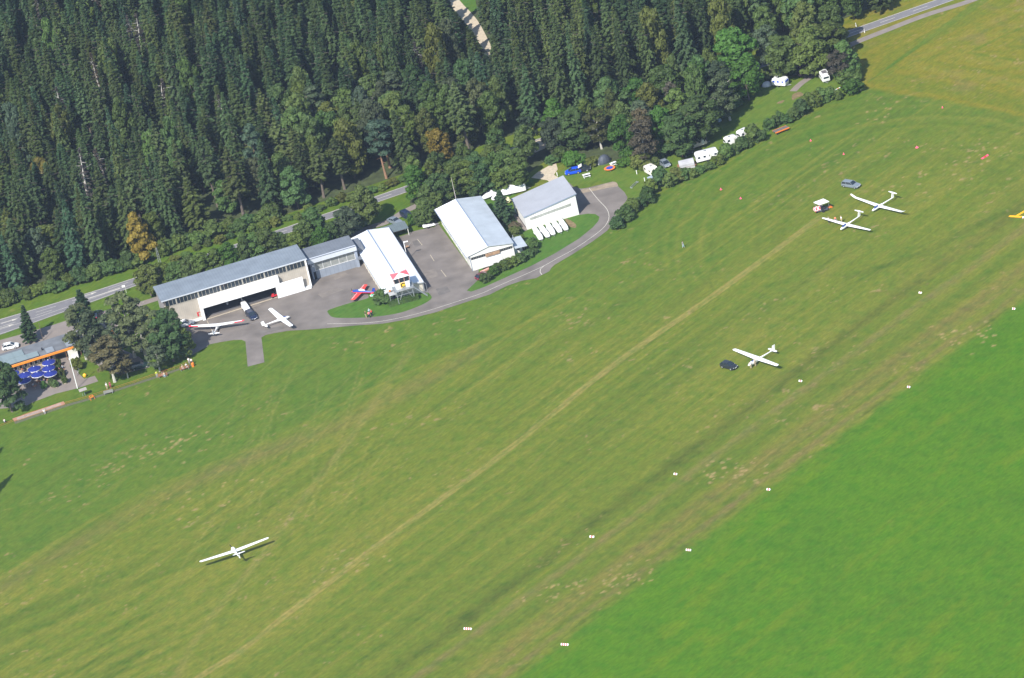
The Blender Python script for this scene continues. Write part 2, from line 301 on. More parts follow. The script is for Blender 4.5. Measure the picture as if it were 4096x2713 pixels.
# molehills / bare specks
sp=fbm(X,Y,1.1,200,2); cl=fbm(X,Y,14,210,3); C=mix(C,soil,np.clip((sp-.74)*9,0,1)*np.clip((cl-.5)*5,0,.8)*(1-.85*(lushm)))
for (ox,oy,r,n) in [(1600,700,0,0),(425,1020,7,26),(2030,270,4,12),(1430,1340,6,40),(1690,1090,6,40),(2230,770,6,34),(2260,350,6,20),(340,1050,8,20),(800,1310,6,16),(60,1070,2,4),(1810,260,9,30),(1290,1365,5,20),(500,1150,10,20),(2100,420,10,20)]:
    c=G(*OV(ox,oy))[:2]
    for k in range(n):
        q=c+RS.normal(0,r/2,2)*np.array([1.4,1]); e=RS.uniform(.15,.42); dd_=np.hypot(X-q[0],Y-q[1])/e
        i0,j0=int((q[0]-gx[0])/.5),int((q[1]-gy[0])/.5); sl_=np.s_[max(0,i0-3):i0+4,max(0,j0-3):j0+4]
        C[sl_]=mix(C[sl_],soil*1.15,np.clip(1.6-dd_[sl_],0,.85))
C*= (1+.16*(RS.rand(*X.shape)-.5))[...,None]
# rough grass by the camp site and behind the halls
nx,ny=X.shape; me=bpy.data.meshes.new('airfield_grass')
me.vertices.add(nx*ny); me.vertices.foreach_set('co',np.stack([X,Y,np.zeros_like(X)],-1).astype(np.float32).ravel())
idx=np.arange(nx*ny).reshape(nx,ny); q=np.stack([idx[:-1,:-1],idx[1:,:-1],idx[1:,1:],idx[:-1,1:]],-1).reshape(-1,4); nf=len(q)
me.loops.add(nf*4); me.loops.foreach_set('vertex_index',q.ravel().astype(np.int32)); me.polygons.add(nf); me.polygons.foreach_set('loop_start',np.arange(0,nf*4,4,dtype=np.int32))
me.update(); ca=me.color_attributes.new('turf','FLOAT_COLOR','POINT'); ca.data.foreach_set('color',np.concatenate([C,np.ones(X.shape+(1,))],-1).astype(np.float32).ravel())
go=bpy.data.objects.new('airfield_grass',me); COL.objects.link(go); tag(go,'mown airfield grass with dry streaks and tyre tracks',kind='structure')
def turfmat(name,attr=None,col=None):
    m=bpy.data.materials.new(name); m.use_nodes=True; n=m.node_tree.nodes; l=m.node_tree.links; b=n['Principled BSDF']; b.inputs['Roughness'].default_value=.9; b.inputs['Specular IOR Level'].default_value=.15
    tc=n.new('ShaderNodeTexCoord'); mp=n.new('ShaderNodeMapping'); mp.inputs['Rotation'].default_value=(0,0,-math.atan2(rd[1],rd[0])); l.new(tc.outputs['Object'],mp.inputs[0])
    mp2=n.new('ShaderNodeMapping'); mp2.inputs['Scale'].default_value=(.28,1,1); l.new(mp.outputs[0],mp2.inputs[0])
    n1=n.new('ShaderNodeTexNoise'); n1.inputs['Scale'].default_value=1.6; n1.inputs['Detail'].default_value=8; n1.inputs['Roughness'].default_value=.75; l.new(mp2.outputs[0],n1.inputs['Vector'])
    n2=n.new('ShaderNodeTexNoise'); n2.inputs['Scale'].default_value=.35; n2.inputs['Detail'].default_value=5; l.new(tc.outputs['Object'],n2.inputs['Vector'])
    r1=n.new('ShaderNodeMapRange'); r1.inputs[1].default_value=.3; r1.inputs[2].default_value=.7; r1.inputs[3].default_value=.74; r1.inputs[4].default_value=1.26; l.new(n1.outputs[0],r1.inputs[0])
    if attr: a=n.new('ShaderNodeVertexColor'); a.layer_name=attr; src=a.outputs[0]
    else: a=n.new('ShaderNodeRGB'); a.outputs[0].default_value=(*col,1); src=a.outputs[0]
    mc=n.new('ShaderNodeMix'); mc.data_type='RGBA'; mc.blend_type='MULTIPLY'; mc.inputs[7].default_value=(.72,.92,.8,1); l.new(src,mc.inputs[6])
    r2=n.new('ShaderNodeMapRange'); r2.inputs[1].default_value=.45; r2.inputs[2].default_value=.7; l.new(n2.outputs[0],r2.inputs[0]); l.new(r2.outputs[0],mc.inputs[0])
    s=n.new('ShaderNodeVectorMath'); s.operation='SCALE'; l.new(mc.outputs[2],s.inputs[0]); l.new(r1.outputs[0],s.inputs['Scale']); l.new(s.outputs[0],b.inputs['Base Color'])
    bp=n.new('ShaderNodeBump'); bp.inputs['Strength'].default_value=.25; bp.inputs['Distance'].default_value=.08; l.new(n1.outputs[0],bp.inputs['Height']); l.new(bp.outputs[0],b.inputs['Normal'])
    return m
me.materials.append(turfmat('airfield_turf','turf'))
lawn=turfmat('lawn_turf',None,(.066,.132,.018)); rough=turfmat('rough_turf',None,(.095,.142,.018)); verge=turfmat('verge_turf',None,(.092,.125,.018))
fl=mat('forest_floor',(.045,.060,.020),.95,var=.4,scale=.5)
mb=MB(); mb.box(-4000,4000,-4000,6000,-1.,-.06); tag(mb.build('ground',verge),'wide green land round the airfield',kind='structure')
# forest floor north of the road, and under the trees south of it
fN=[(-500,1380)]+[(x,y-52) for x,y in ROADU[2:13]]+[(3560,0),(3500,-60),(3000,-250),(-700,-300)]
sheet('forest_floor',fN,.02,fl,'dark brown leaf litter under the trees')
SE=[(1640,838),(1700,832),(1722,830),(1900,775),(1965,735),(2030,712),(2120,690),(2180,645),(2300,652),(2430,645),(2560,668),(2640,640),(2700,605),(2770,575),(2830,525),(2890,470),(2960,410),(3000,340),(3080,318),(3180,300),(3240,275),(3330,275),(3400,240)]
sheet('forest_floor',[(1640,800),(1640,838)]+SE[2:]+[(3400,170),(3345,180),(2500,475),(2190,590),(2000,650)],.03,fl)
sheet('camp_meadow',SE[8:]+[(3400,320),(3420,330),(3390,372),(3350,395),(3240,420),(3170,470),(3070,520),(2960,580),(2800,680),(2640,760),(2560,800),(2500,850),(2470,790),(2400,720),(2290,745),(2260,735),(2225,700)],.012,rough,'rough grass of the camp site')
asph=mat('asphalt',(.158,.138,.124),.9,var=.24,scale=.22,bump=.1); asph2=mat('road_asphalt',(.165,.16,.17),.9,var=.1,scale=.6); paving=mat('path_asphalt',(.21,.18,.16),.9,var=.1,scale=.5); gravel=mat('pale_gravel',(.46,.39,.29),.95,var=.15,scale=1.5); mark=mat('road_marking',(.50,.47,.41),.7,var=.15,scale=3); faded=mat('worn_marking',(.42,.36,.27),.8,var=.2,scale=2)
# apron with taxiway
ap=[Z1(560,1235),Z1(560,1150),Z1(2100,640),Z2(930,700),Z2(1100,560),Z2(1380,470),Z2(1500,430),Z2(1560,400),Z2(1680,372),Z2(1850,340),Z3(238,520),Z3(640,1066),Z3(700,1045),Z3(690,1160),Z3(572,1270)]
inner=[Z3(*p) for p in [(620,1282),(760,1232),(1000,1125),(1250,1010),(1500,880),(1750,725),(1900,605),(1955,540),(1965,495),(1925,467),(1850,462),(1755,476)]]
outer=[Z3(*p) for p in [(1700,300),(1640,130),(1625,110),(1690,178),(1770,200),(1840,190),(2110,122),(2165,172),(2232,238),(2262,290),(2252,325),(2195,390),(2155,470),(2130,545),(2050,640),(1900,750),(1700,880),(1500,998),(1462,1030),(1440,1068),(1300,1140),(1150,1168),(1000,1220),(820,1310)]]+[Z2(*p) for p in [(2038,1350),(1850,1412),(1500,1500),(1200,1552),(900,1572)]]+[Z1(*p) for p in [(2195,1312),(1900,1330),(1700,1362),(1600,1385),(1558,1412)]]+[OV(611,838),OV(573,848),OV(567,790)]+[Z1(*p) for p in [(1310,1442),(1200,1447),(1050,1470),(900,1500),(870,1530)]]+[(770,1420),(720,1420),(735,1330)]
sheet('apron',ap+inner+outer,.03,asph,'grey asphalt apron and curved taxiway',jit=.06)
sheet('grass_island',[Z2(*p) for p in [(505,1392),(600,1352),(800,1290),(1010,1232),(1000,1170),(1060,1150),(1230,1180),(1500,1180),(1740,1165),(1780,1182),(1806,1215),(1795,1250),(1700,1310),(1500,1390),(1300,1440),(1000,1475),(700,1482),(570,1472),(520,1435)]],.045,lawn,'green lawn island before the tower hall',smooth=True)
sheet('lawn',[Z3(*p) for p in [(572,1270),(690,1160),(705,1045),(1090,925),(1190,860),(1210,640),(1080,475),(1035,300),(1140,215),(1280,110),(1160,60),(900,130),(680,260),(720,330),(1000,690)]][::-1]+[],.02,lawn,'lawn between the two white halls')
sheet('lawn_strip',[Z3(572,1270)]+inner+[Z3(*p) for p in [(1755,476),(1210,636),(1190,860),(1090,925),(690,1160)]],.024,lawn,'grass strip inside the taxiway bend')
pm_=mat('asphalt_repair',(.138,.124,.114),.9,var=.2,scale=.5); pl_=mat('asphalt_light',(.176,.153,.134),.9,var=.2,scale=.6)
for q_,m_ in (([(380,1180),(640,1100),(700,1130),(430,1230)],pl_),([(520,950),(700,900),(760,940),(600,1000)],pl_),([(1560,520),(1640,500),(1690,560),(1600,600)],pm_),([(1700,900),(1860,860),(1900,950),(1760,1000)],pl_),([(1850,1120),(2000,1080),(2050,1150),(1900,1200)],pm_)): sheet('asphalt_patch',[Z2(*p) for p in q_],.0345,m_,'slightly different coloured patch of the apron',jit=.15)
for q_,m_ in (([(1150,1080),(1500,975),(1560,1000),(1200,1120)],pl_),([(1500,1330),(1900,1250),(1950,1280),(1560,1370)],pm_)): sheet('asphalt_patch',[Z1(*p) for p in q_],.0345,m_,'slightly different coloured patch of the apron',jit=.15)
sheet('sand_patch',[Z3(*p) for p in [(1790,205),(1900,188),(2110,125),(2162,170),(2080,185),(1960,212),(1820,240),(1760,250)]],.036,mat('sand',(.27,.215,.155),.95,var=.2,scale=.8),'pale sandy strip at the end of the taxiway',smooth=True)
sheet('worn_patch',[Z3(*p) for p in [(1610,520),(1660,530),(1720,575),(1715,610),(1660,600),(1625,570)]],.03,mat('worn_turf',(.17,.125,.06),.95,var=.3,scale=1.2),'bare brown patch beside the glider trailers',smooth=True)
for q_ in ([(1195,800),(1275,765),(1325,800),(1250,830),(1200,860)],[(1015,895),(1060,868),(1110,860),(1070,895)]): sheet('worn_patch',[ZD(*p) for p in q_],.02,MATS['worn_turf'],'dry yellow patch on the camp meadow',smooth=True)
mb=MB(); ln=smooth_line([G(*Z3(*p))[:2] for p in [(1860,195),(1950,310),(2040,405),(2068,480),(2058,540),(2010,610),(1900,700),(1700,835),(1500,945),(1385,1010),(1200,1095),(1000,1180),(850,1245),(700,1310)]]+[G(*Z2(*p))[:2] for p in [(1800,1380),(1500,1460),(1200,1520),(900,1548),(500,1556)]],5)
ribbon(mb,ln,.13,.042); ribbon(mb,smooth_line([G(*Z3(*p))[:2] for p in [(1385,1010),(1350,1040),(1340,1070),(1362,1105)]],5),.16,.043)
tag(mb.build('taxiway_line',mark),'thin pale centre line along the taxiway',kind='structure')
mb=MB()
for a,b in [((1630,495),(1690,570)),((1790,690),(1840,770)),((1925,880),(1990,965))]: ribbon(mb,[G(*Z2(*a))[:2],G(*Z2(*b))[:2]],.14,.043)
ribbon(mb,[G(*Z1(870,1200))[:2],G(*Z1(960,1380))[:2]],.12,.043)
tag(mb.build('apron_marking',faded),'worn short lines on the apron',kind='structure')
mb=MB(); ribbon(mb,[G(*Z1(870,1185),.0)[:2],G(*Z1(1760,905))[:2]],.45,.041); tag(mb.build('door_rail_strip',faded),'rusty strip of the sliding door rail',kind='structure')
# main road
mid=[]; up=[]; lo=[]
for x in np.arange(-300,4300,40):
    y=road_y(x); up.append(G(x,y)[:2]); lo.append(G(x,y+RW(x))[:2]); 
mb=MB(); n=len(up); mb.add([(p[0],p[1],.03) for p in up]+[(p[0],p[1],.03) for p in lo],[(i,i+1,n+i+1,n+i) for i in range(n-1)]); o=mb.build('main_road',asph2); tag(o,'grey two lane road with white edge lines',kind='structure')
mb=MB()
ribbon(mb,[u*.96+l*.04 for u,l in zip(up,lo)],.17,.04); ribbon(mb,[u*.05+l*.95 for u,l in zip(up,lo)],.13,.04)
r2=[(u+l)/2 for u,l in zip(up,lo)]; k=[i for i,x in enumerate(np.arange(-300,4300,40)) if x>620]
ribbon(mb,r2[k[0]:],.15,.04,dash=(4,5))
k0=[i for i,x in enumerate(np.arange(-300,4300,40)) if x<560]
ribbon(mb,[up[i]*.72+lo[i]*.28 for i in k0],.11,.04,dash=(5,4)); ribbon(mb,[up[i]*.5+lo[i]*.5 for i in k0],.11,.04,dash=(4,5)); ribbon(mb,[up[i]*.33+lo[i]*.67 for i in k0],.11,.04)
ribbon(mb,[G(*ZA(870,135))[:2],G(*ZA(1255,10))[:2]],.35,.045)
def arrow(mb,c,h,s=1.):
    ca_,sa_=math.cos(h),math.sin(h); T=lambda x,y:(c[0]+ca_*x-sa_*y,c[1]+sa_*x+ca_*y,.046)
    mb.add([T(-2*s,-.12),T(.6*s,-.12),T(.6*s,.12),T(-2*s,.12)],[(0,1,2,3)]); mb.add([T(.6*s,-.45),T(2*s,0),T(.6*s,.45)],[(0,1,2)])
for p in [Z4(230,800),Z4(150,930),ZA(930,75)]: arrow(mb,G(*p),hd((0,1300),(300,1210)))
tag(mb.build('road_marking',mark),'white edge lines, dashes and turn arrows on the road',kind='structure')
# foot and cycle path, service road, parking, terrace
def strip(name,pl,wd,z,m,label): 
    mb=MB(); ribbon(mb,smooth_line([G(*p)[:2] for p in pl],5),wd,z); return tag(mb.build(name,m),label,kind='structure')
strip('cycle_path',[(4100,-85),(3893,0),(3700,62),(3550,120),(3400,181),(3360,215)],2.3,.03,paving,'pale path beside the road across the hay field')
strip('camp_track',[(3345,225),(3330,250),(3285,282),(3240,310),(3200,338),(3172,366)],1.9,.036,paving,'gravelly track into the camp site')
strip('service_road',[Z2(1800,-20),Z2(1620,75),Z2(1480,140),Z2(1380,200),Z2(1250,280),Z2(1050,340),Z2(800,440),(1250,1000),(900,1110),(620,1198),(560,1217),(480,1240),(400,1265)],2.4,.034,paving,'narrow service road behind the halls')
strip('gravel_track',[(1780,-60),(1812,5),(1862,60),(1890,95),(1915,140),(1935,180),(1952,205),(1972,232)],3.2,.05,gravel,'pale gravel track through the forest')
sheet('clearing',[(1818,-10),(1900,-10),(1910,45),(1870,50)],.045,lawn,'small bright clearing beside the gravel track')
sheet('gravel_yard',[(2125,712),(2150,690),(2200,661),(2225,655),(2231,678),(2216,700),(2240,715),(2275,750),(2290,762),(2240,770),(2190,722)],.033,gravel,'pale gravel yard behind the grey roofed hall')
sheet('layby',[(2120,600),(2130,570),(2180,550),(2195,570),(2180,595),(2140,612)],.034,gravel,'gravel lay-by under the trees')
sheet('parking_lot',[(-60,1385),(0,1361),(88,1337),(226,1296),(330,1262),(400,1248),(480,1228),(480,1300),(430,1330),(470,1390),(560,1430),(600,1470),(480,1500),(400,1470),(330,1400),(200,1410),(0,1460)],.028,paving,'asphalt car park behind the restaurant')
sheet('terrace',[ZL(*p) for p in [(-200,650),(0,600),(140,560),(960,330),(1210,280),(1290,480),(1430,670),(1510,745),(1700,690),(1760,790),(1400,912),(1000,1012),(600,1160),(450,1240),(-200,1300)]],.04,paving,'paved restaurant terrace')
sheet('fence_strip',[(58,1688),(268,1617),(360,1592),(627,1503),(773,1455),(776,1461),(630,1512),(362,1600),(270,1626),(60,1697)],.02,mat('worn_grass',(.10,.105,.06),.9,var=.25,scale=2),'worn ground along the rope fence')
mb=MB(); a,b,c_,d_=[G(*ZL(*p)) for p in [(215,1460),(1140,1150),(1200,1225),(240,1520)]]
# ================================================================= VEGETATION
LEAF={}
def quads(name,c,nrm,size,m,jn=.9):
    """leaf clumps: one bent card per point, turned roughly along nrm"""
    n=len(c); c=np.asarray(c,float); nn=np.asarray(nrm,float)+RS.normal(0,jn*.5,(n,3)); nn/=np.linalg.norm(nn,axis=1,keepdims=True)+1e-9
    a=np.cross(nn,RS.normal(0,1,(n,3))); a/=np.linalg.norm(a,axis=1,keepdims=True)+1e-9; b=np.cross(nn,a)
    s=np.asarray(size).reshape(-1,1)*RS.uniform(.7,1.35,(n,1)); s2=s*RS.uniform(.55,1.,(n,1)); k=RS.uniform(.05,.35,(n,1))*s
    v=np.stack([c-a*s-b*s2*.5-nn*k,c+a*s*.2-b*s2,c+a*s+b*s2*.4-nn*k,c-a*s*.1+b*s2],1).reshape(-1,3)
    me=bpy.data.meshes.new(name); me.vertices.add(4*n); me.vertices.foreach_set('co',v.astype(np.float32).ravel()); me.loops.add(4*n); me.loops.foreach_set('vertex_index',np.arange(4*n,dtype=np.int32))
    me.polygons.add(n); me.polygons.foreach_set('loop_start',np.arange(0,4*n,4,dtype=np.int32)); me.update(calc_edges=True); me.materials.append(m); return me
def spruce_pts(h,r,n=2600,base=.12,power=.85,droop=.35,open_=0.):
    """whorls of drooping boughs"""
    c=[];nr=[];z=base*h; rng=RS
    lev=[]
    while z<h*.97: lev.append(z); z+=(.66+.42*(1-z/h))*rng.uniform(.8,1.3)*h/19
    br=[]
    for z in lev:
        R=r*((1-z/h)/(1-base))**power*rng.uniform(.82,1.12)
        if z<h*(base+.12): R*=.75+rng.rand()*.2
        nb=int(5+3.5*R/r); a0=rng.rand()*6.28
        for k in range(nb):
            if rng.rand()<open_: continue
            br.append((z+rng.uniform(-.15,.15),a0+6.283*k/nb+rng.uniform(-.25,.25),R*rng.uniform(.68,1.15)))
    wts=np.array([b[2]+.25 for b in br]); wts/=wts.sum(); cnt=rng.multinomial(n,wts)
    for (z,a,R),m in zip(br,cnt):
        t=rng.rand(m)**.6; side=rng.normal(0,.15,m)*R*(1.2-t); zz=z+.2*R*t-droop*R*t*t*1.5-abs(side)*.3-rng.rand(m)*.10
        x=np.cos(a)*t*R-np.sin(a)*side; y=np.sin(a)*t*R+np.cos(a)*side
        c.append(np.stack([x,y,zz],1)); nr.append(np.stack([np.cos(a)*np.full(m,.55)*t,np.sin(a)*np.full(m,.55)*t,np.full(m,1.1)],1))
    k=60; c.append(np.stack([rng.normal(0,.06,k),rng.normal(0,.06,k),h*rng.uniform(.93,1.0,k)],1)); nr.append(rng.normal(0,1,(k,3)))
    return np.concatenate(c),np.concatenate(nr)
def lobe_pts(h,r,n=3400,base=.22,lobes=16,shape='round',fill=.12,lob=(.30,.48)):
    H=(1-base)*h; cs=[]
    for i in range(lobes):
        t=(i+.5)/lobes; z=base*h+H*(.12+.80*t)
        pr={'round':math.sqrt(max(0,1-((t-.42)/.62)**2)),'cone':(1.02-t)**.7,'tall':math.sqrt(max(0,1-((t-.4)/.66)**2))**.8}[shape]
        a=i*2.399+RS.uniform(-.4,.4); q=pr*r*RS.uniform(.35,.75) if i<lobes-1 else 0
        cs.append((math.cos(a)*q,math.sin(a)*q,z,r*RS.uniform(*lob)*(.55+.45*pr)))
    w_=np.array([c[3]**2 for c in cs]); cnt=RS.multinomial(n,w_/w_.sum()); P_=[];N_=[]
    for (x,y,z,R),m in zip(cs,cnt):
        d=RS.normal(0,1,(m,3)); d/=np.linalg.norm(d,axis=1,keepdims=True); d[:,2]=np.where(d[:,2]<-.35,-d[:,2],d[:,2]); rr=R*np.where(RS.rand(m)<fill,RS.uniform(.3,.9,m),RS.uniform(.86,1.12,m))
        lump=1+.16*np.sin(d[:,0]*7+x*3)*np.sin(d[:,1]*6+y)*np.sin(d[:,2]*7+z); p=d*(rr*lump)[:,None]*np.array([1,1,.82])+np.array([x,y,z]); P_.append(p); N_.append(d+np.array([0,0,.25]))
    return np.concatenate(P_),np.concatenate(N_)
def pine_pts(h,r,n=2300,base=.5):
    P_=[];N_=[]; k=15
    for i in range(k):
        t=i/(k-1); z=h*(base+(1-base)*t*.97); a=i*2.4; pr=(1-abs(t-.35)*1.1)*.9+.12; q=r*pr*RS.uniform(.35,.72)*(1 if i<k-1 else 0); R=r*RS.uniform(.26,.42)
        m=n//k; d=RS.normal(0,1,(m,3)); d/=np.linalg.norm(d,axis=1,keepdims=True); p=d*R*RS.uniform(.6,1.1,(m,1))*np.array([1.15,1.15,.5])+np.array([math.cos(a)*q,math.sin(a)*q,z]); P_.append(p);N_.append(d+np.array([0,0,.6]))
    return np.concatenate(P_),np.concatenate(N_)
def trunk_mb(h,r0,kind,R):
    mb=MB(); bend=RS.uniform(-.02,.02,2)*h
    pts=[(bend[0]*math.sin(t*3),bend[1]*math.sin(t*2.5),h*t) for t in np.linspace(0,.97 if kind!='b' else .8,7)]
    mb.tube([(pts[0][0],pts[0][1],-.15)]+pts[1:],[r0*1.25]+[r0*(1-.9*t) for t in np.linspace(.12,1,6)],7)
    if kind=='b':
        for i in range(7):
            z=h*(.28+.08*i); a=i*2.4+RS.rand(); L=R*RS.uniform(.5,.8); mb.tube([(0,0,z),(math.cos(a)*L*.45,math.sin(a)*L*.45,z+L*.45),(math.cos(a)*L,math.sin(a)*L,z+L*.8)],[r0*.45,r0*.28,r0*.1],5)
    elif kind=='p':
        for i in range(14):
            z=h*(.3+.045*i); a=i*2.4; L=R*(.6 if i<5 else .8)*RS.uniform(.5,1); mb.tube([(0,0,z),(math.cos(a)*L,math.sin(a)*L,z+.1*L)],[r0*.22,r0*.06],4)
    return mb
GREENS=dict(tawny=(.092,.095,.050),sage=(.094,.122,.052),spruce=(.066,.110,.038),spruce2=(.072,.114,.037),fir=(.060,.104,.042),larch=(.080,.118,.040),pine=(.062,.098,.052),beech=(.084,.138,.030),oak=(.078,.130,.034),olive=(.098,.130,.030),bright=(.060,.135,.018),birch=(.062,.084,.034),gold=(.20,.165,.028),brown=(.098,.088,.056),dead=(.085,.072,.055),purple=(.03,.022,.032),bush=(.088,.144,.032),yellowgreen=(.11,.135,.015),grey=(.072,.098,.048))
def LM(k): 
    return leafmat('foliage_'+k,GREENS[k],hue=.10 if k in('gold','brown','purple','dead','bright') else .2)
PROTO={}
def proto(kind,i,h,r):
    """crown mesh and trunk mesh for one model tree of size h x r"""
    key=(kind,i)
    if key in PROTO: return PROTO[key]
    if kind in('spruce','spruce2','fir'): p,nn=spruce_pts(h,r,3400,base=RS.uniform(.05,.16),power=RS.uniform(.65,1.0)); s=.30; tk='p'; bk=bark
    elif kind=='larch': p,nn=spruce_pts(h,r,2600,base=RS.uniform(.28,.42),power=.6,droop=.15,open_=.12); s=.26; tk='p'; bk=bark
    elif kind=='pine': p,nn=pine_pts(h,r); s=.27; tk='p'; bk=redbark
    elif kind=='birch': p,nn=lobe_pts(h,r,3300,base=.08,lobes=20,shape='tall',fill=.35,lob=(.24,.4)); s=.22; tk='b'; bk=birchbark
    elif kind=='brown': p,nn=lobe_pts(h,r,2900,base=.1,lobes=22,shape='tall',fill=.5,lob=(.24,.42)); s=.19; tk='b'; bk=birchbark
    elif kind=='dead': p,nn=spruce_pts(h,r,900,base=.15,open_=.3); s=.15; tk='p'; bk=birchbark
    elif kind=='bush': p,nn=lobe_pts(h,r,1500,base=.0,lobes=14,shape='round',fill=.3,lob=(.24,.5)); s=.27; tk='b'; bk=bark
    else: p,nn=lobe_pts(h,r,3900,base=RS.uniform(.0,.1),lobes=24,shape=random.choice(['round','tall','cone','tall']),lob=(.26,.42)); s=.29; tk='b'; bk=bark
    cm=quads('crown',p,nn,s,LM('bush' if kind=='bush' else kind) if kind in GREENS else LM('beech'))
    tb=trunk_mb(h*(.96 if tk=='p' else .9),.012*h+.06,tk,r); tm=tb.mesh('trunk'); tm.materials.append(bk)
    PROTO[key]=(cm,tm); return PROTO[key]
SIZE=dict(spruce=(19,2.15),spruce2=(18,2.9),fir=(15,2.6),larch=(17,2.7),pine=(14,2.7),birch=(14,2.9),brown=(11,2.7),dead=(15,1.5),bush=(3,1.9))
NAMES=dict(spruce='spruce_tree',spruce2='spruce_tree',fir='fir_tree',larch='larch_tree',pine='pine_tree',birch='birch_tree',brown='birch_tree',dead='dead_tree',bush='bush')
CATS=dict(spruce='spruce',spruce2='spruce',fir='fir tree',larch='larch',pine='pine',birch='birch',brown='birch',dead='dead tree',bush='bush')
TREES=[]
def tree(kind,loc,h,r,label,group=None,var=None,name=None,cat=None,colour=None):
    H,R=SIZE.get(kind,(11,3.6)); i=RS.randint(6) if var is None else var
    cm,tm=proto(kind,i,H,R); root=empty(name or NAMES.get(kind,'broadleaf_tree'),(loc[0],loc[1],0),RS.rand()*6.28,label,cat or CATS.get(kind,'tree'),group)
    root.scale=(r/R,r/R,h/H)
    if kind!='bush': root.rotation_euler[0]=RS.normal(0,.028); root.rotation_euler[1]=RS.normal(0,.028)
    c=bpy.data.objects.new('foliage' if kind=='bush' else 'crown',cm); COL.objects.link(c); c.parent=root
    t=bpy.data.objects.new('stem' if kind=='bush' else 'trunk',tm); COL.objects.link(t); t.parent=root
    if colour: c.material_slots[0].link='OBJECT'; c.material_slots[0].material=LM(colour)
    TREES.append((loc[0],loc[1],r)); return root
def T(kind,px,py,h,r,label,**k):
    """a tree whose top shows at photo pixel px,py"""
    g=G(px,py,h); return tree(kind,(g[0],g[1]),h,r,label,**k)
def TB(kind,px,py,h,r,label,**k):
    g=G(px,py); return tree(kind,(g[0],g[1]),h,r,label,**k)
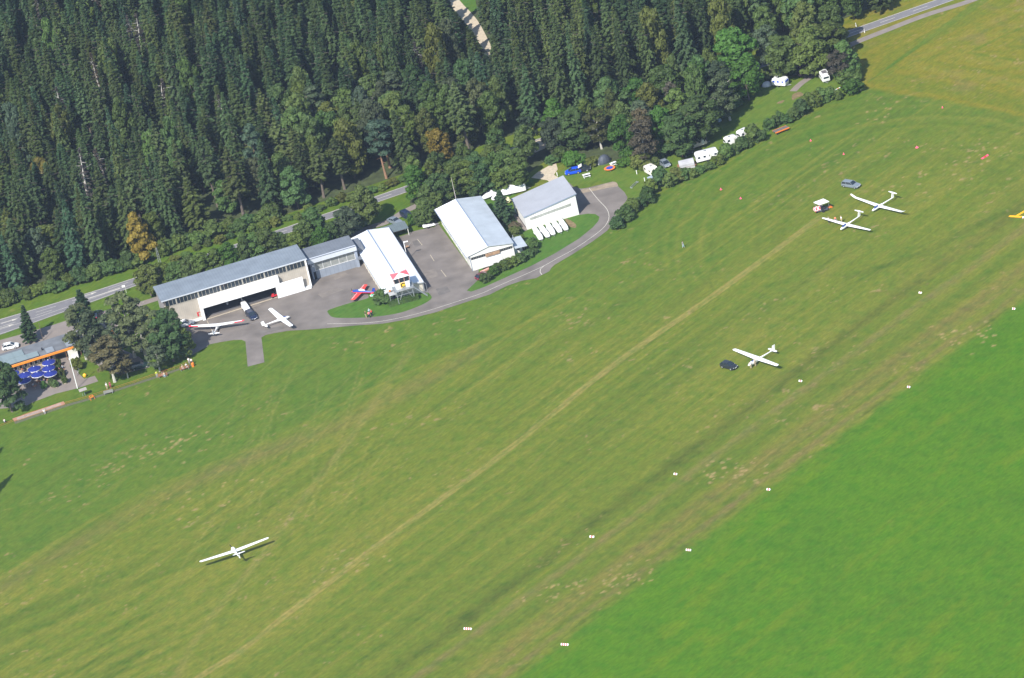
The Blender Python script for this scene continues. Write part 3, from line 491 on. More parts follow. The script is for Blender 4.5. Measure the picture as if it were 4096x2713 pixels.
# --- trees that can be told apart
T('beech',*ZA(1095,85),13,3.7,'tall golden yellow maple at the road edge of the dark forest',colour='gold') if False else None
S=[ # kind, top px, height, radius, label, colour
('beech',535,845,13,3.6,'golden yellow maple among dark conifers above the road','gold'),
('beech',1740,515,9.5,2.7,'small golden yellow tree in the middle of the mixed forest','gold'),
('larch',12,828,17,2.9,'yellowish brown conifer at the left edge above the road','olive'),
('beech',150,625,11,2.8,'yellow tinged tree among dark spruces at far left','gold'),
('pine',1495,490,15,3.3,'blue green pine with long bare trunk standing beside the road verge',None),
('larch',803,545,19,3.0,'light green larch with a tall bare trunk near the road',None),
('larch',1082,470,17,3.6,'broad light green larch, left one of the pair above the grey roofed hangar',None),
('larch',1168,515,15,3.4,'light green larch, right one of the pair above the grey roofed hangar',None),
('beech',1902,325,12,3.2,'yellowish olive tree with fine leaves below the gravel track','olive'),
('beech',1844,418,11,3.0,'yellowish olive tree standing just below left of its taller twin','olive'),
('pine',1799,312,13,2.8,'pale blue green pine in the middle forest','grey'),
('pine',1558,290,12,2.7,'pale green pine among olive beeches','grey'),
('dead',1484,388,13,1.6,'dead conifer with a rust coloured crown and bare trunk','brown'),
('larch',2616,36,14,3.3,'olive larch with a straight bare trunk over a dark gap','larch'),
('spruce2',2740,15,14,2.9,'tall spruce with a pale bare lower trunk beside the bright lime tree',None),
('lime',2912,108,15,5.2,'very bright green lime tree at the edge of the camp meadow','bright'),
('lime',2965,235,11,4.0,'bright green tree hanging over the shaded camp meadow','bright'),
('lime',2200,388,12,5.0,'bright green rounded tree above the gravel lay-by','bright'),
('beech',2243,318,8,2.8,'yellow green tree with fine foliage above the bright rounded tree','olive'),
('beech',2302,288,9,2.8,'golden olive tree in front of the tall spruces','olive'),
('larch',2196,238,14,2.9,'light green slender larch at the foot of the spruces',None),
('brown',2680,322,11,2.3,'brown leaved half bare tree in the green broadleaf belt','brown'),
('brown',2548,476,12.5,3.2,'tall brown birch with white trunk behind the beige caravan','brown'),
('lime',2467,458,12,3.0,'bright green tree left of the brown birch','bright'),
('oak',2790,385,12,5.0,'big dark green tree over the caravans at the meadow edge',None),
('oak',2700,460,11,4.4,'dark green round tree behind the long white caravan',None),
('birch',2882,286,13,3.3,'olive green birch standing alone on the camp meadow','birch'),
('purple',3206,232,5.2,2.0,'dark purple leaved tree beside the camp track','purple'),
('oak',3115,140,12,4.4,'grey green tree behind the white and blue caravan','oak'),
('oak',3305,90,11,4.8,'dark tree where the forest meets the main road',None),
('beech',3372,160,10,4.2,'last big green tree beside the hay field',None),
('oak',3225,110,13,4.6,'dense green tree beside the camp entrance',None),
('brown',3342,192,8.8,3.1,'purplish brown tree with forked pale trunk at the camp entrance','brown'),
('beech',1436,738,11,3.4,'tall tree with forked pale trunk behind the tower hall','olive'),
('oak',1375,830,8.5,3.2,'grey green tree behind the grey middle hangar','grey'),
('beech',1242,830,9,4.4,'wide yellow green tree behind the grey hangars','beech'),
('lime',1642,662,9.5,2.9,'bright green tree right beside the main road','bright'),
('fir',1994,764,8.2,3.0,'dark conifer with two reddish trunks between the two white halls',None),
('fir',318,1160,12,3.4,'dark wide conifer beside the road left of the birches',None),
('spruce',84,1222,9.6,2.1,'slender dark spruce standing alone behind the restaurant',None),
('birch',350,1235,14,3.3,'birch rising behind the brown grey tree','sage'),
('birch',430,1230,14,3.2,'birch left of the tallest birch','sage'),
('birch',580,1225,13.5,3.2,'birch between the white trunked one and the big dense green tree','sage'),
('birch',287,1207,15,3.9,'birch at the end of the restaurant roof','sage'),
('birch',470,1160,17.5,4.0,'tallest birch of the group beside the long hangar','sage'),
('birch',522,1190,15,3.7,'birch with white trunk right of the tallest one','sage'),
('brown',412,1345,11.8,4.6,'brown grey round tree beside the terrace path','tawny'),
('brown',486,1412,6.5,2.2,'small brown tree touching the brown grey round tree','tawny'),
('oak',642,1238,13.4,4.3,'big dense green tree at the corner of the long hangar',None),
('oak',712,1296,8.5,2.7,'lower green tree at the apron edge beside the big dense one',None),
('brown',612,1378,7,2.7,'small grey tree with thin trunk beside the rope fence','grey'),
('birch',668,1220,9,1.6,'thin feathery birch in front of the hangar side wall','grey'),
('oak',-6,1446,13,3.9,'dark leafy tree at the left edge shading the terrace',None),
]
for (k,x,y,h,r,lab,c) in S: T(k,x,y,h,r*1.12,lab,colour=c,name='broadleaf_tree' if k in('beech','oak','lime','purple') else None,cat='tree' if k in('beech','oak','lime','purple') else None)
gN='trees standing just outside the left edge'
for (x,y) in [(46,1903),(14,1790)]:
    g=G(x,y); hh=14 if y>1850 else 12; tree('fir',(g[0]-hh*math.sin(SAZ),g[1]-hh*math.cos(SAZ)),hh,2.6,'dark spruce outside the frame whose shadow falls on the grass',group=gN)
# rows behind the hangars
gR='bushy trees in the row behind the grey hangars'
for (x,y,h,r,c) in [(575,1062,8,3.4,'olive'),(630,1052,7,2.6,'beech'),(690,1046,7,3.0,'beech'),(745,1030,7.5,2.8,'olive'),(795,1012,8,3.2,'beech'),(850,990,8,3.4,'beech'),(905,968,8,3.2,'bright'),(962,948,8.5,3.3,'oak'),(1010,930,8.5,3.0,'beech'),(1052,912,9,3.3,'oak'),(1095,930,7,2.6,'olive'),(1135,935,6.5,2.5,'oak'),(1170,925,7,2.6,'beech'),(1205,880,8,3.0,'oak'),(1275,905,7,2.6,'bright'),(1320,885,6,2.4,'oak')]:
    T('beech',x,y,h,r,'leafy green tree of the row right behind the grey hangars',group=gR,colour=c)
gH='dark trees packed between the two white halls and the road'
for (x,y,h,r,c) in [(1700,735,8,3.2,'oak'),(1690,800,6.5,3.0,'oak'),(1735,770,7,2.6,'oak'),(1745,690,9.5,3.8,'oak'),(1800,655,10,3.8,'oak'),(1855,640,10,4.0,'beech'),(1790,720,7,3.2,'oak'),(1915,625,10.5,4.0,'oak'),(1965,605,10.5,4.0,'beech'),(2030,590,10.5,3.8,'oak'),(1890,690,7,3.0,'oak'),(1990,660,7.5,3.0,'oak'),(2060,640,8,3.0,'beech'),(1670,845,4,2.0,'oak')]:
    T('oak',x,y,h,r,'dark green tree packed between the white halls and the main road',group=gH,colour=c)
gC='shrubs of the hedge between the camp site and the airfield'
for (x,y,h,r) in [(2497,845,3.6,2.9),(2463,885,3.0,2.3),(2530,815,3.6,2.3),(2585,772,4.3,2.4),(2560,805,2.6,1.8),(2602,740,3.5,2.3),(2640,700,4.6,2.8),(2678,712,3.5,2.3),(2707,692,3.4,2.2),(2735,688,3.0,2.1),(2768,690,2.2,1.7),(2800,674,1.9,1.6),(2836,660,1.8,1.6),(2872,634,2.6,1.9),(2905,594,3.6,2.3),(2940,588,2.6,1.8),(2962,566,3.2,1.9),(2988,568,2.2,1.6),(3010,525,4.4,2.6),(3035,535,3.2,1.9),(3074,490,3.0,1.7),(3100,478,2.8,1.5),(3118,462,3.4,1.2),(3145,470,2.4,1.6),(3172,450,3.2,2.0),(3205,422,3.8,2.5),(3235,395,4.0,2.5),(3262,388,3.8,2.4),(3292,372,3.8,2.5),(3318,366,3.2,1.9),(3345,375,2.6,1.7)]:
    g=G(x,y,h*.6); tree('bush',(g[0],g[1]),h*.9,r*.86,'leafy shrub in the hedge below the camp site',group=gC,colour=random.choice([None,None,'beech','olive','oak']))
for (x,y,h,r,lab,c) in [(3386,296,3.8,3.0,'round green bush beside the brown forked tree',None),(3413,340,3.4,2.6,'round bright green bush at the corner of the hay field','bright'),
  (1525,1182,3.0,2.2,'round green bush beside the red and blue aeroplane',None),(306,1452,2.8,1.3,'small yellow green conifer beside the terrace','yellowgreen'),
  (1940,1108,2.0,1.5,'light green bush at the apron corner beside the dark red car','olive'),(1973,1083,2.2,1.5,'yellow green bush above the apron corner bush','bright'),(2055,925,2.0,1.8,'low bush with yellow flowers beside the annex','olive'),
  (2125,975,2.6,2.0,'leafy bush beside the glider trailers',None),(2075,955,2.0,1.6,'low bush behind the annex',None),(1640,875,3.2,1.0,'slim conifer beside the grey carport','bright'),(2060,900,1.4,1.6,'brown dry bush at the foot of the two trunked conifer','brown'),(1610,1165,1.6,1.0,'small dark bush under the tower stairs',None),(1575,1150,2.2,1.4,'green climbing bush under the control tower','bright')]:
    g=G(x,y,h*.6); tree('bush',(g[0],g[1]),h,r,lab,colour=c)
gW='dark bushes along the front of the right white hall'
for (x,y,h,r) in [(2008,1060,2.0,1.9),(2030,1052,2.0,1.7),(2056,1042,1.9,1.6),(2082,1028,1.9,1.6),(2106,1016,1.7,1.5),(2130,1004,1.5,1.3)]:
    g=G(x,y,h*.6); tree('bush',(g[0],g[1]),h,r,'dark clipped bush in the row before the right white hall',group=gW)
gP='planted tubs on the terrace'
gV='low shrubs on the verge north of the road'
for x in list(range(700,1300,45))+list(range(1330,1640,40)):
    y=road_y(x)-RS.uniform(14,30); g=G(x,y); h=RS.uniform(1,2.2); tree('bush',(g[0],g[1]),h,RS.uniform(1.0,1.7),'low shrub on the grass verge above the main road',group=gV,colour='olive' if RS.rand()<.4 else None)
def south_edge(x): return float(np.interp(x,[p[0] for p in SE],[p[1] for p in SE]))
gE='shrubs along the forest edge above the road'
for x in np.arange(-60,1120,34):
    y=road_y(x)-RS.uniform(44,62); g=G(x,y); h=RS.uniform(2,4.2); tree('bush',(g[0],g[1]),h,RS.uniform(1.6,2.6),'leafy shrub at the foot of the forest edge above the road',group=gE,colour='oak' if RS.rand()<.6 else 'beech')
gD='undergrowth shrubs at the inner edge of the camp site'
for x in list(np.arange(2210,3330,40)):
    y=south_edge(x)-RS.uniform(-4,24); g=G(x,y+12); h=RS.uniform(1.6,4.0)
    if 2380<x<2480 or 3060<x<3170 or 3250<x<3330: continue
    tree('bush',(g[0],g[1]),h,RS.uniform(1.4,2.6),'leafy undergrowth shrub at the edge of the camp trees',group=gD,colour=random.choice(['oak','beech','olive','bright']))
# --- the forest itself
gtrack=W([(1780,-60),(1812,5),(1862,60),(1890,95),(1935,180),(1965,222)])
def near_line(x,y,line,d):
    for a,b in zip(line,line[1:]):
        dx,dy=b[0]-a[0],b[1]-a[1]; t=max(0,min(1,((x-a[0])*dx+(y-a[1])*dy)/(dx*dx+dy*dy)))
        if math.hypot(x-a[0]-t*dx,y-a[1]-t*dy)<d: return True
    return False
def inpoly(x,y,poly):
    c=False
    for (x0,y0),(x1,y1) in zip(poly,poly[1:]+poly[:1]):
        if (y0>y)!=(y1>y) and x<(x1-x0)*(y-y0)/(y1-y0)+x0: c=not c
    return c
cand=[]
TRK=[(1800,-20),(1822,20),(1860,60),(1895,100),(1918,140),(1938,180),(1955,208)]
for iy,yy in enumerate(np.arange(40,300,1.6)):
    for xx in np.arange(-140,110,1.6):
        x=xx+RS.uniform(-.8,.8); y=yy+RS.uniform(-.8,.8); px,py=P((x,y,0))
        if px<-130 or px>3660 or py<-25: continue
        cand.append((x,y,px,py))
RS.shuffle(cand); placed=[(a,b,max(r*.55,1.0)) for a,b,r in TREES]; cells={}
def put(x,y,rr): cells.setdefault((int(x//5),int(y//5)),[]).append((x,y,rr))
for a in placed: put(*a)
def free(x,y,rr):
    i,j=int(x//5),int(y//5)
    for u in (i-1,i,i+1):
        for v in (j-1,j,j+1):
            for (a,b,c) in cells.get((u,v),()):
                if (a-x)**2+(b-y)**2<(rr+c)**2: return False
    return True
spr=[]; counts={}
for (x,y,px,py) in cand:
    ry=road_y(px); north=py<ry-(40 if px<1100 else 26)-RS.uniform(0,10)
    south=(py>ry+38 and 2090<px<3370 and py<south_edge(px)-4) or (py>ry+34 and 1650<px<2090 and py<south_edge(px)-20)
    if not(north or south): continue
    if px>3480 and north and RS.rand()<.35: continue
    if near_line(x,y,gtrack,3.4) or inpoly(px,py,[(1800,-30),(1925,-30),(1930,60),(1870,80)]): continue
    if inpoly(px,py,[(2130,700),(2140,650),(2180,620),(2230,650),(2200,700)]): continue
    if inpoly(px,py,[(2360,720),(2370,600),(2480,590),(2520,720)]): continue
    u=RS.rand(); dr=ry-py
    if south: z='b' if px>2090 else 'n'
    elif px>2050: z='R' if (px<3000) else ('b' if u<.65 else 'R')
    elif 1150<px<=2050 and py>470+.05*(px-1150)*0 and dr>60: z='m'
    elif px<950 and py>900 and py>1000-.1*px: z='e'
    elif px<=1150 and dr<220: z='e'
    elif dr<120: z='e'
    else: z='S'
    u=RS.rand()
    pk=float(fbm(np.array(x),np.array(y),26,300,3)); 
    if z=='S' and pk>.60: z='S'; u=.83+.17*u
    if z=='S': k='spruce' if u<.82 else ('spruce2' if u<.88 else 'fir' if u<.94 else random.choice(['larch','beech','oak','larch','oak','dead'])); r=RS.uniform(2.5,3.5); h=RS.uniform(11,20.5)
    elif z=='R': k='spruce2' if u<.78 else random.choice(['larch','fir','beech','spruce']); r=RS.uniform(2.7,3.9); h=RS.uniform(16.5,22)
    elif z=='e': k=('spruce2' if u<.50 else 'fir' if u<.64 else 'larch' if u<.76 else 'pine' if u<.80 else 'beech' if u<.88 else 'oak' if u<.985 else 'brown'); r=RS.uniform(2.9,4.4); h=RS.uniform(14,20) if k not in('beech','oak','brown') else RS.uniform(8.5,13)
    elif z=='m': k=('oak' if u<.30 else 'beech' if u<.58 else 'spruce2' if u<.78 else 'fir' if u<.87 else 'pine' if u<.93 else 'larch' if u<.985 else 'brown'); r=RS.uniform(2.9,4.4); h=RS.uniform(11.5,16)
    elif z=='n': k='oak'; r=RS.uniform(2.8,3.8); h=RS.uniform(8,10)
    else: k=('oak' if u<.48 else 'beech' if u<.84 else 'birch' if u<.93 else 'brown' if u<.95 else 'lime'); r=RS.uniform(3.0,4.9); h=RS.uniform(10.5,15.5)
    ed=(dr if north else 99)
    if north and ed<60 and px<1150: h*=.93
    if south and py>south_edge(px)-45: h*=.88
    # keep the sight line to the gravel track open
    bad=False
    for _ in range(6):
        bad=any(near_line(*P((x,y,h*q)),TRK,10+r*13*(1-q*.75)) for q in (.25,.5,.75,1.0))
        if not bad: break
        h*=.8
    if bad or h<5.5: continue
    if not free(x,y,r*(.76 if z=='S' else .80 if z in 'R' else .70)): continue
    put(x,y,r*(.76 if z=='S' else .80 if z in 'R' else .70)); counts[k]=counts.get(k,0)+1
    spr.append((k,x,y,h,r,z,px,py))
SPR=[s for s in spr if s[0] in('spruce','spruce2')]; print('forest counts',counts)
LAB={'S':('spruce of the dense dark stand in the upper left','spruces of the dense dark stand'),'R':('large dark spruce of the stand right of the gravel track','large spruces right of the gravel track'),
'e':('tall dark spruce in the mixed edge above the road','spruces in the mixed forest edge'),'m':('spruce among the olive broadleaf belt','spruces in the middle belt'),'b':('dark spruce in the broadleaf wood beside the camp','spruces near the camp'),'n':('dark spruce near the white halls','spruces near the halls')}
WH={'S':'dense spruce stand','R':'spruce wood right of the gravel track','e':'mixed forest edge above the road','m':'middle belt of the forest','b':'broadleaf wood beside the camp','n':'wood between halls and road'}
KW=dict(larch='light green larch',pine='blue green pine',fir='bushy dark fir',birch='olive birch',brown='brownish half bare tree',dead='dead bare conifer',beech='mid green leafy tree',oak='dark green leafy tree',lime='bright green leafy tree')
ncol=dict(beech=['beech','olive','olive','oak'],oak=['oak','oak','beech','grey'],lime=['bright'],birch=['birch'])
SPR.sort(key=lambda s:-s[7]); keep=set(id(s) for s in SPR[:292]); far=[]
nb=0
for s in spr:
    k,x,y,h,r,z,px,py=s
    if k in('spruce','spruce2'):
        if id(s) in keep: tree(k,(x,y),h,r,LAB[z][0],group=LAB[z][1])
        else: far.append(s)
    else:
        bl=k in('beech','oak','lime')
        tree(k if k!='lime' else 'beech',(x,y),h,r,KW[k]+' in the '+WH[z],group=KW[k]+'s in the '+WH[z],colour=random.choice(ncol[k]) if k in ncol else None,name='broadleaf_tree' if bl else None,cat='tree' if bl else None)
print('far spruces',len(far),'objects trees',len(TREES))
# the remaining spruces beyond the 300 that show largest: one object
if far:
    pm=bpy.data.meshes.new('spruce_wood'); pm.from_pydata([(s[1],s[2],0) for s in far],[],[])
    for nm,vals in (('tsc',[c for s in far for c in (s[4]/2.15,s[4]/2.15,s[3]/19)]),):
        a=pm.attributes.new(nm,'FLOAT_VECTOR','POINT'); a.data.foreach_set('vector',vals)
    a=pm.attributes.new('rot','FLOAT_VECTOR','POINT'); a.data.foreach_set('vector',[c for s in far for c in (0,0,RS.rand()*6.28)])
    a=pm.attributes.new('pick','INT','POINT'); a.data.foreach_set('value',[int(RS.randint(4)) for s in far])
    fo=bpy.data.objects.new('spruce_wood',pm); COL.objects.link(fo); tag(fo,'farthest dark spruces filling the back of the dense stand',kind='stuff')
    ng=bpy.data.node_groups.new('spruce_wood','GeometryNodeTree'); ng.interface.new_socket('Geometry',in_out='INPUT',socket_type='NodeSocketGeometry'); ng.interface.new_socket('Geometry',in_out='OUTPUT',socket_type='NodeSocketGeometry')
    N=ng.nodes; Lk=ng.links; gi=N.new('NodeGroupInput'); go_=N.new('NodeGroupOutput'); jn=N.new('GeometryNodeJoinGeometry'); m2p=N.new('GeometryNodeMeshToPoints'); Lk.new(gi.outputs[0],m2p.inputs[0])
    def na(nm,dt):
        q=N.new('GeometryNodeInputNamedAttribute'); q.data_type=dt; q.inputs[0].default_value=nm; return q
    sc_=na('tsc','FLOAT_VECTOR'); ro_=na('rot','FLOAT_VECTOR'); pk=na('pick','INT')
    cr_={}
    for o in COL.objects:
        if o.name.startswith('crown') and o.data.name.startswith('crown'):
            for i in range(6):
                if ('spruce',i) in PROTO and o.data==PROTO[('spruce',i)][0]: cr_.setdefault(i,o)
    src=list(cr_.values())[:4]
    while len(src)<4: src.append(src[0])
    for i in range(4):
        oi=N.new('GeometryNodeObjectInfo'); oi.inputs['Object'].default_value=src[i]; oi.inputs['As Instance'].default_value=True
        ip=N.new('GeometryNodeInstanceOnPoints'); cmp=N.new('FunctionNodeCompare'); cmp.data_type='INT'; cmp.operation='EQUAL'; cmp.inputs[3].default_value=i
        Lk.new(pk.outputs[0],cmp.inputs[2]); Lk.new(cmp.outputs[0],ip.inputs['Selection']); Lk.new(m2p.outputs[0],ip.inputs['Points']); Lk.new(oi.outputs['Geometry'],ip.inputs['Instance']); Lk.new(ro_.outputs[0],ip.inputs['Rotation']); Lk.new(sc_.outputs[0],ip.inputs['Scale']); Lk.new(ip.outputs[0],jn.inputs[0])
    Lk.new(jn.outputs[0],go_.inputs[0]); md=fo.modifiers.new('spruces','NODES'); md.node_group=ng
# ================================================================= BUILDINGS
AZ=math.radians(9.6)
greyroof=mat('grey_sheet_roof',(.20,.23,.265),.55,var=.13,scale=.35,stripe=(0,1.5,.14)); greyroof2=mat('dull_grey_roof',(.15,.165,.19),.6,var=.12,scale=.5,stripe=(0,1.5,.12)); bluegrey=mat('pale_blue_sheet_roof',(.40,.44,.48),.5,var=.10,scale=.4,stripe=(1,1.5,.12))
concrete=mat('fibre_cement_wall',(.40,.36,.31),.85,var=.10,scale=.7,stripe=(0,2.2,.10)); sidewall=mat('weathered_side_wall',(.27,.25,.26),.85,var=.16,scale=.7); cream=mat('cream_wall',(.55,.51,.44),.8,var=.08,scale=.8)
bluewhite=mat('grey_blue_sheet',(.26,.30,.37),.6,var=.07,scale=.6); doorgrey=mat('grey_door_sheet',(.23,.26,.31),.6,var=.08,scale=.6,stripe=(0,1.0,.12)); fascia=mat('light_fascia',(.50,.53,.58),.5,var=.05)
hallwhite=mat('white_rendered_wall',(.72,.71,.68),.7,var=.05,scale=.5); roofgrey5=mat('plain_grey_roof',(.32,.33,.36),.6,var=.07,scale=.3,stripe=(0,1.2,.02)); trimblue=mat('blue_grey_trim',(.22,.27,.36),.5,var=.05)
tan=mat('tan_board',(.33,.21,.13),.8,var=.25,scale=1.5); skylight=mat('dusty_glazing',(.24,.25,.24),.35,var=.2,scale=1.2,spec=.5); wood=mat('brown_wood',(.24,.12,.06),.8,var=.2,scale=3)
def quad(mb,a,b,c,d,mi=0): return mb.add([a,b,c,d],[(0,1,2,3)],mi)
def slab(x0,x1,y0,y1,z00,z10,z11,z01,t):
    """sloping roof slab: corner heights at (x0,y0),(x1,y0),(x1,y1),(x0,y1)"""
    v=[(x0,y0,z00),(x1,y0,z10),(x1,y1,z11),(x0,y1,z01)]; vs=[(a,b,c-t) for a,b,c in v]+v
    return MB().add(vs,[(3,2,1,0),(4,5,6,7),(0,1,5,4),(1,2,6,5),(2,3,7,6),(3,0,4,7)])
# ---- long hangar
o1=G(*Z1(2185,775)); h1=empty('hangar',o1,AZ,'long grey roofed hangar with an open white framed sliding door','hangar')
Lh=34.3; D=10.8
m=MB()   # walls with the door opening (front wall in pieces)
m.box(-Lh,-26.3,0,.25,.0,5.75); m.box(-8.2,0,0,.25,0,5.75); m.box(-26.3,-8.2,0,.25,3.0,5.75); m.box(-Lh,0,0,.25,6.95,7.12)
m.box(-Lh,0,D-.25,D,0,6.1); m.build('front_wall',concrete,h1)
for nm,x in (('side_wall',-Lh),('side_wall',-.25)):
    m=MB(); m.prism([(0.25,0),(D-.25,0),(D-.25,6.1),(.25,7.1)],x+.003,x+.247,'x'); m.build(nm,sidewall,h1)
slab(-Lh-.35,.35,-.12,D+.35,7.28,7.28,6.32,6.32,.16).build('roof',greyroof,h1)
m=MB(); m.box(-Lh-.36,.36,-.24,-.121,7.06,7.32); gb=m.build('fascia',fascia,h1)
wn=MB(); wn.box(-Lh+.4,-.35,-.02,.16,5.55,6.92); wf=wn.build('window_band',glass,h1)
m=MB(); n=38
for i in range(n+1):
    x=-Lh+.4+(Lh-.75)*i/n; m.box(x-.04,x+.04,-.07,-.021,5.53,6.94)
    if i%6==3: m.box(x-.16,x+.16,-.06,-.022,5.55,6.9)
m.box(-Lh+.3,-.3,-.08,-.001,5.42,5.525); m.build('window_mullion',mat('window_frame_grey',(.33,.31,.27),.6),wf)
m=MB(); m.box(-26.45,-7.2,-1.1,-.09,3.0,5.42); m.box(-26.45,-25.75,-1.1,-.02,0,2.995); m.build('door_frame',white,h1)
m=MB(); m.box(-8.3,-1.75,-1.05,-.85,.05,3.55); dp=m.build('sliding_door',white,h1)
m=MB(); m.box(-7.9,-7.7,-1.1,-1.052,2.3,2.45); m.build('vent',black,dp)
m=MB(); m.box(-25.2,-24.95,-1.14,-1.102,4.0,4.15); m.box(-9.4,-9.15,-1.14,-1.102,4.7,4.85); m.build('lamp',steel,h1)
m=MB(); m.box(-26.3,-8.2,.5,D-.5,.045,.06); m.box(-26.3,-26.15,.3,D-.4,0.06,5.9); m.box(-8.35,-8.2,.3,D-.4,0.06,5.9); m.box(-26.14,-8.36,.3,D-.3,5.6,5.7); m.build('interior',mat('hangar_interior',(.10,.10,.11),.9),h1)
m=MB(); m.box(-1.75,-.2,-.95,-.02,0,.55); m.build('plinth',white,h1); m=MB(); m.box(-33.5,-26.5,-.35,-.02,0,.5); m.build('plinth',white,h1)
m=MB(); m.box(-27.3,-27.0,-.12,-.05,1.0,1.9); m.box(-27.3,-26.6,-.12,-.05,1.91,2.05); m.build('sign_board',red,h1)
m=MB(); m.box(-.26,.08,-.3,.0,0,6.95); m.build('corner_post',white,h1)
# glider parked inside the hangar
# ---- grey middle hangar
o2=G(*Z2(910,832)); h2=empty('hangar',o2,AZ,'low grey hangar with a wide glazed door between the two others','hangar')
m=MB(); m.box(-11.3,-10.4,0,.2,0,4.45); m.box(-.6,0,-.35,.2,0,4.45); m.box(-11.3,0,6.9,7.1,0,4.9); m.box(-.2,-.001,.2,6.9,0,4.9); m.box(-11.3,-11.1,.2,6.9,0,4.9); m.build('wall',bluewhite,h2)
m=MB(); m.box(-11.9,.02,-.75,.2,4.46,5.5); m.build('fascia',fascia,h2)
slab(-11.95,.06,-.74,7.4,5.53,5.53,5.05,5.05,.03).build('roof',greyroof2,h2)
m=MB(); m.box(-10.4,-.6,.0,.12,.03,2.15); dr=m.build('door',doorgrey,h2)
m=MB(); m.box(-10.35,-.65,.02,.1,2.2,4.4); gp=m.build('glazing',skylight,dr)
m=MB()
for x in np.linspace(-10.35,-.65,6): m.box(x-.05,x+.05,-.04,.015,2.16,4.42)
m.box(-10.4,-.6,-.05,.02,4.36,4.45); m.box(-10.4,-.6,-.05,.0,2.08,2.2); m.build('glazing_bar',mat('bar_grey',(.6,.6,.6),.5),dr)
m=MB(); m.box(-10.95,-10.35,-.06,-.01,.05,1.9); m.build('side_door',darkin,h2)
m=MB(); m.box(-10.9,-10.6,-.25,-.02,3.3,3.7); m.build('floodlight',white,h2)
m=MB(); m.box(.01,2.0,1.5,6.9,0,4.0); m.build('link_block',greyroof2,h2)
# ---- tower hall
o3=G(*Z2(1255,1230)); h3=empty('hangar',o3,AZ,'white gabled hall with the small red and white control tower','hall')
x0,x1,y0,y1=-.95,8.5,-2.7,31.0; xr=3.5; ze,zr=2.72,3.62
m=MB(); m.box(-.6,-.4,-2.2,30.6,0,2.68); m.build('side_wall',cream,h3)
m=MB(); m.box(8.0,8.2,-2.2,30.6,0,2.68); m.build('side_wall',cream,h3)
m=MB(); m.prism([(-.4,0),(8.0,0),(8.0,2.66),(3.5,3.5),(-.4,2.66)],-2.2,-2.0,'y'); m.build('gable_wall',cream,h3); m=MB(); m.prism([(-.4,0),(8.0,0),(8.0,2.66),(3.5,3.5),(-.4,2.66)],30.3,30.5,'y'); m.build('gable_wall',cream,h3)
def gable(x0,xr,x1,y0,y1,ze,zr,mats,par,t=.12,ridge=trimblue,ze2=None):
    ze2=ze2 or ze
    m=MB(); m.prism([(x0,ze-t),(xr,zr-t),(xr,zr),(x0,ze)],y0,y1,'y'); m.build('roof',mats[0],par)
    m=MB(); m.prism([(xr+.002,zr-t),(x1,ze2-t),(x1,ze2),(xr+.002,zr)],y0,y1,'y'); m.build('roof',mats[1],par)
    m=MB(); m.prism([(xr-.16,zr-.01),(xr+.16,zr-.01),(xr+.1,zr+.07),(xr-.1,zr+.07)],y0,y1,'y'); m.build('ridge_cap',ridge,par)
gable(x0,xr,x1,y0,y1,ze,zr,(whiteroof,whiteroof),h3)
m=MB(); m.box(-1.9,-.97,19.3,21.0,2.2,2.5); m.build('eave_step',greyroof2,h3)
m=MB(); m.prism([(x0,ze-.35),(xr,zr-.32),(x1,ze-.35),(x1,ze-.14),(xr,zr-.13),(x0,ze-.14)],y0-.06,y0-.003,'y'); m.build('bargeboard',mat('grey_bargeboard',(.42,.44,.48),.6),h3)
m=MB()
for y in np.arange(-1,19,2.4): m.box(-.68,-.602,y,y+.35,0,2.5)
m.build('pilaster',offwhite,h3)
m=MB()
for y in np.arange(0,19,2.4): m.box(-.66,-.603,y,y+1.1,1.2,2.1)
m.build('window',glass,h3)
m=MB()   # gutter
m.tube([(x1+.06,y0,ze-.1),(x1+.06,y1,ze-.1)],.07,6); m.tube([(x0-.06,y0,ze-.1),(x0-.06,19,ze-.1)],.07,6); m.build('gutter',bluewhite,h3)
# control tower standing on the front of the hall
tw=(3.4,-3.3)  # centre
m=MB(); cx,cy_=tw
def ring(r,z,s=1.): return [(cx-r*s,cy_-r,z),(cx+r*s,cy_-r,z),(cx+r*s,cy_+r,z),(cx-r*s,cy_+r,z)]
m.loft([ring(1.35,3.35,1.15),ring(1.5,5.0,1.15)]); t0=m.build('tower_cabin',white,h3)
m=MB(); m.loft([ring(1.44,5.02,1.15),ring(1.62,6.28,1.15)]); m.build('tower_window',glass,t0)
m=MB()
for k in (-1.8,-.62,.55,1.72): m.add([(cx+k-.07,cy_-1.50,5.0),(cx+k+.07,cy_-1.50,5.0),(cx+k*1.06+.07,cy_-1.66,6.28),(cx+k*1.06-.07,cy_-1.66,6.28),(cx+k-.07,cy_-1.40,5.0),(cx+k+.07,cy_-1.40,5.0),(cx+k*1.06+.07,cy_-1.50,5.95),(cx+k*1.06-.07,cy_-1.50,5.95)],[(0,1,2,3),(0,4,5,1),(1,5,6,2),(3,2,6,7),(0,3,7,4)])
m.build('tower_mullion',mat('pinkish_frame',(.5,.32,.28),.6),t0)
m=MB(); r=ring(1.78,6.32,1.12)+[(cx,cy_,6.9)]; m.add(r,[(0,1,4),(1,2,4),(2,3,4),(3,0,4),(3,2,1,0)]); m.m=[0,1,0,1,0]; m.build('tower_roof',[white,mat('faded_red_roof',(.72,.13,.15),.5,var=.05)],h3)
m=MB(); m.box(cx-.58,cx+.52,cy_-1.56,cy_-1.47,3.7,4.95); yb=m.build('yellow_board',mat('yellow_board',(.85,.52,.02),.5,var=.03),t0)
fc=bpy.data.curves.new('letter','FONT'); fc.body='C'; fc.size=1.45; fc.align_x='CENTER'; fc.align_y='CENTER'; fc.extrude=.012; fc.offset=.05
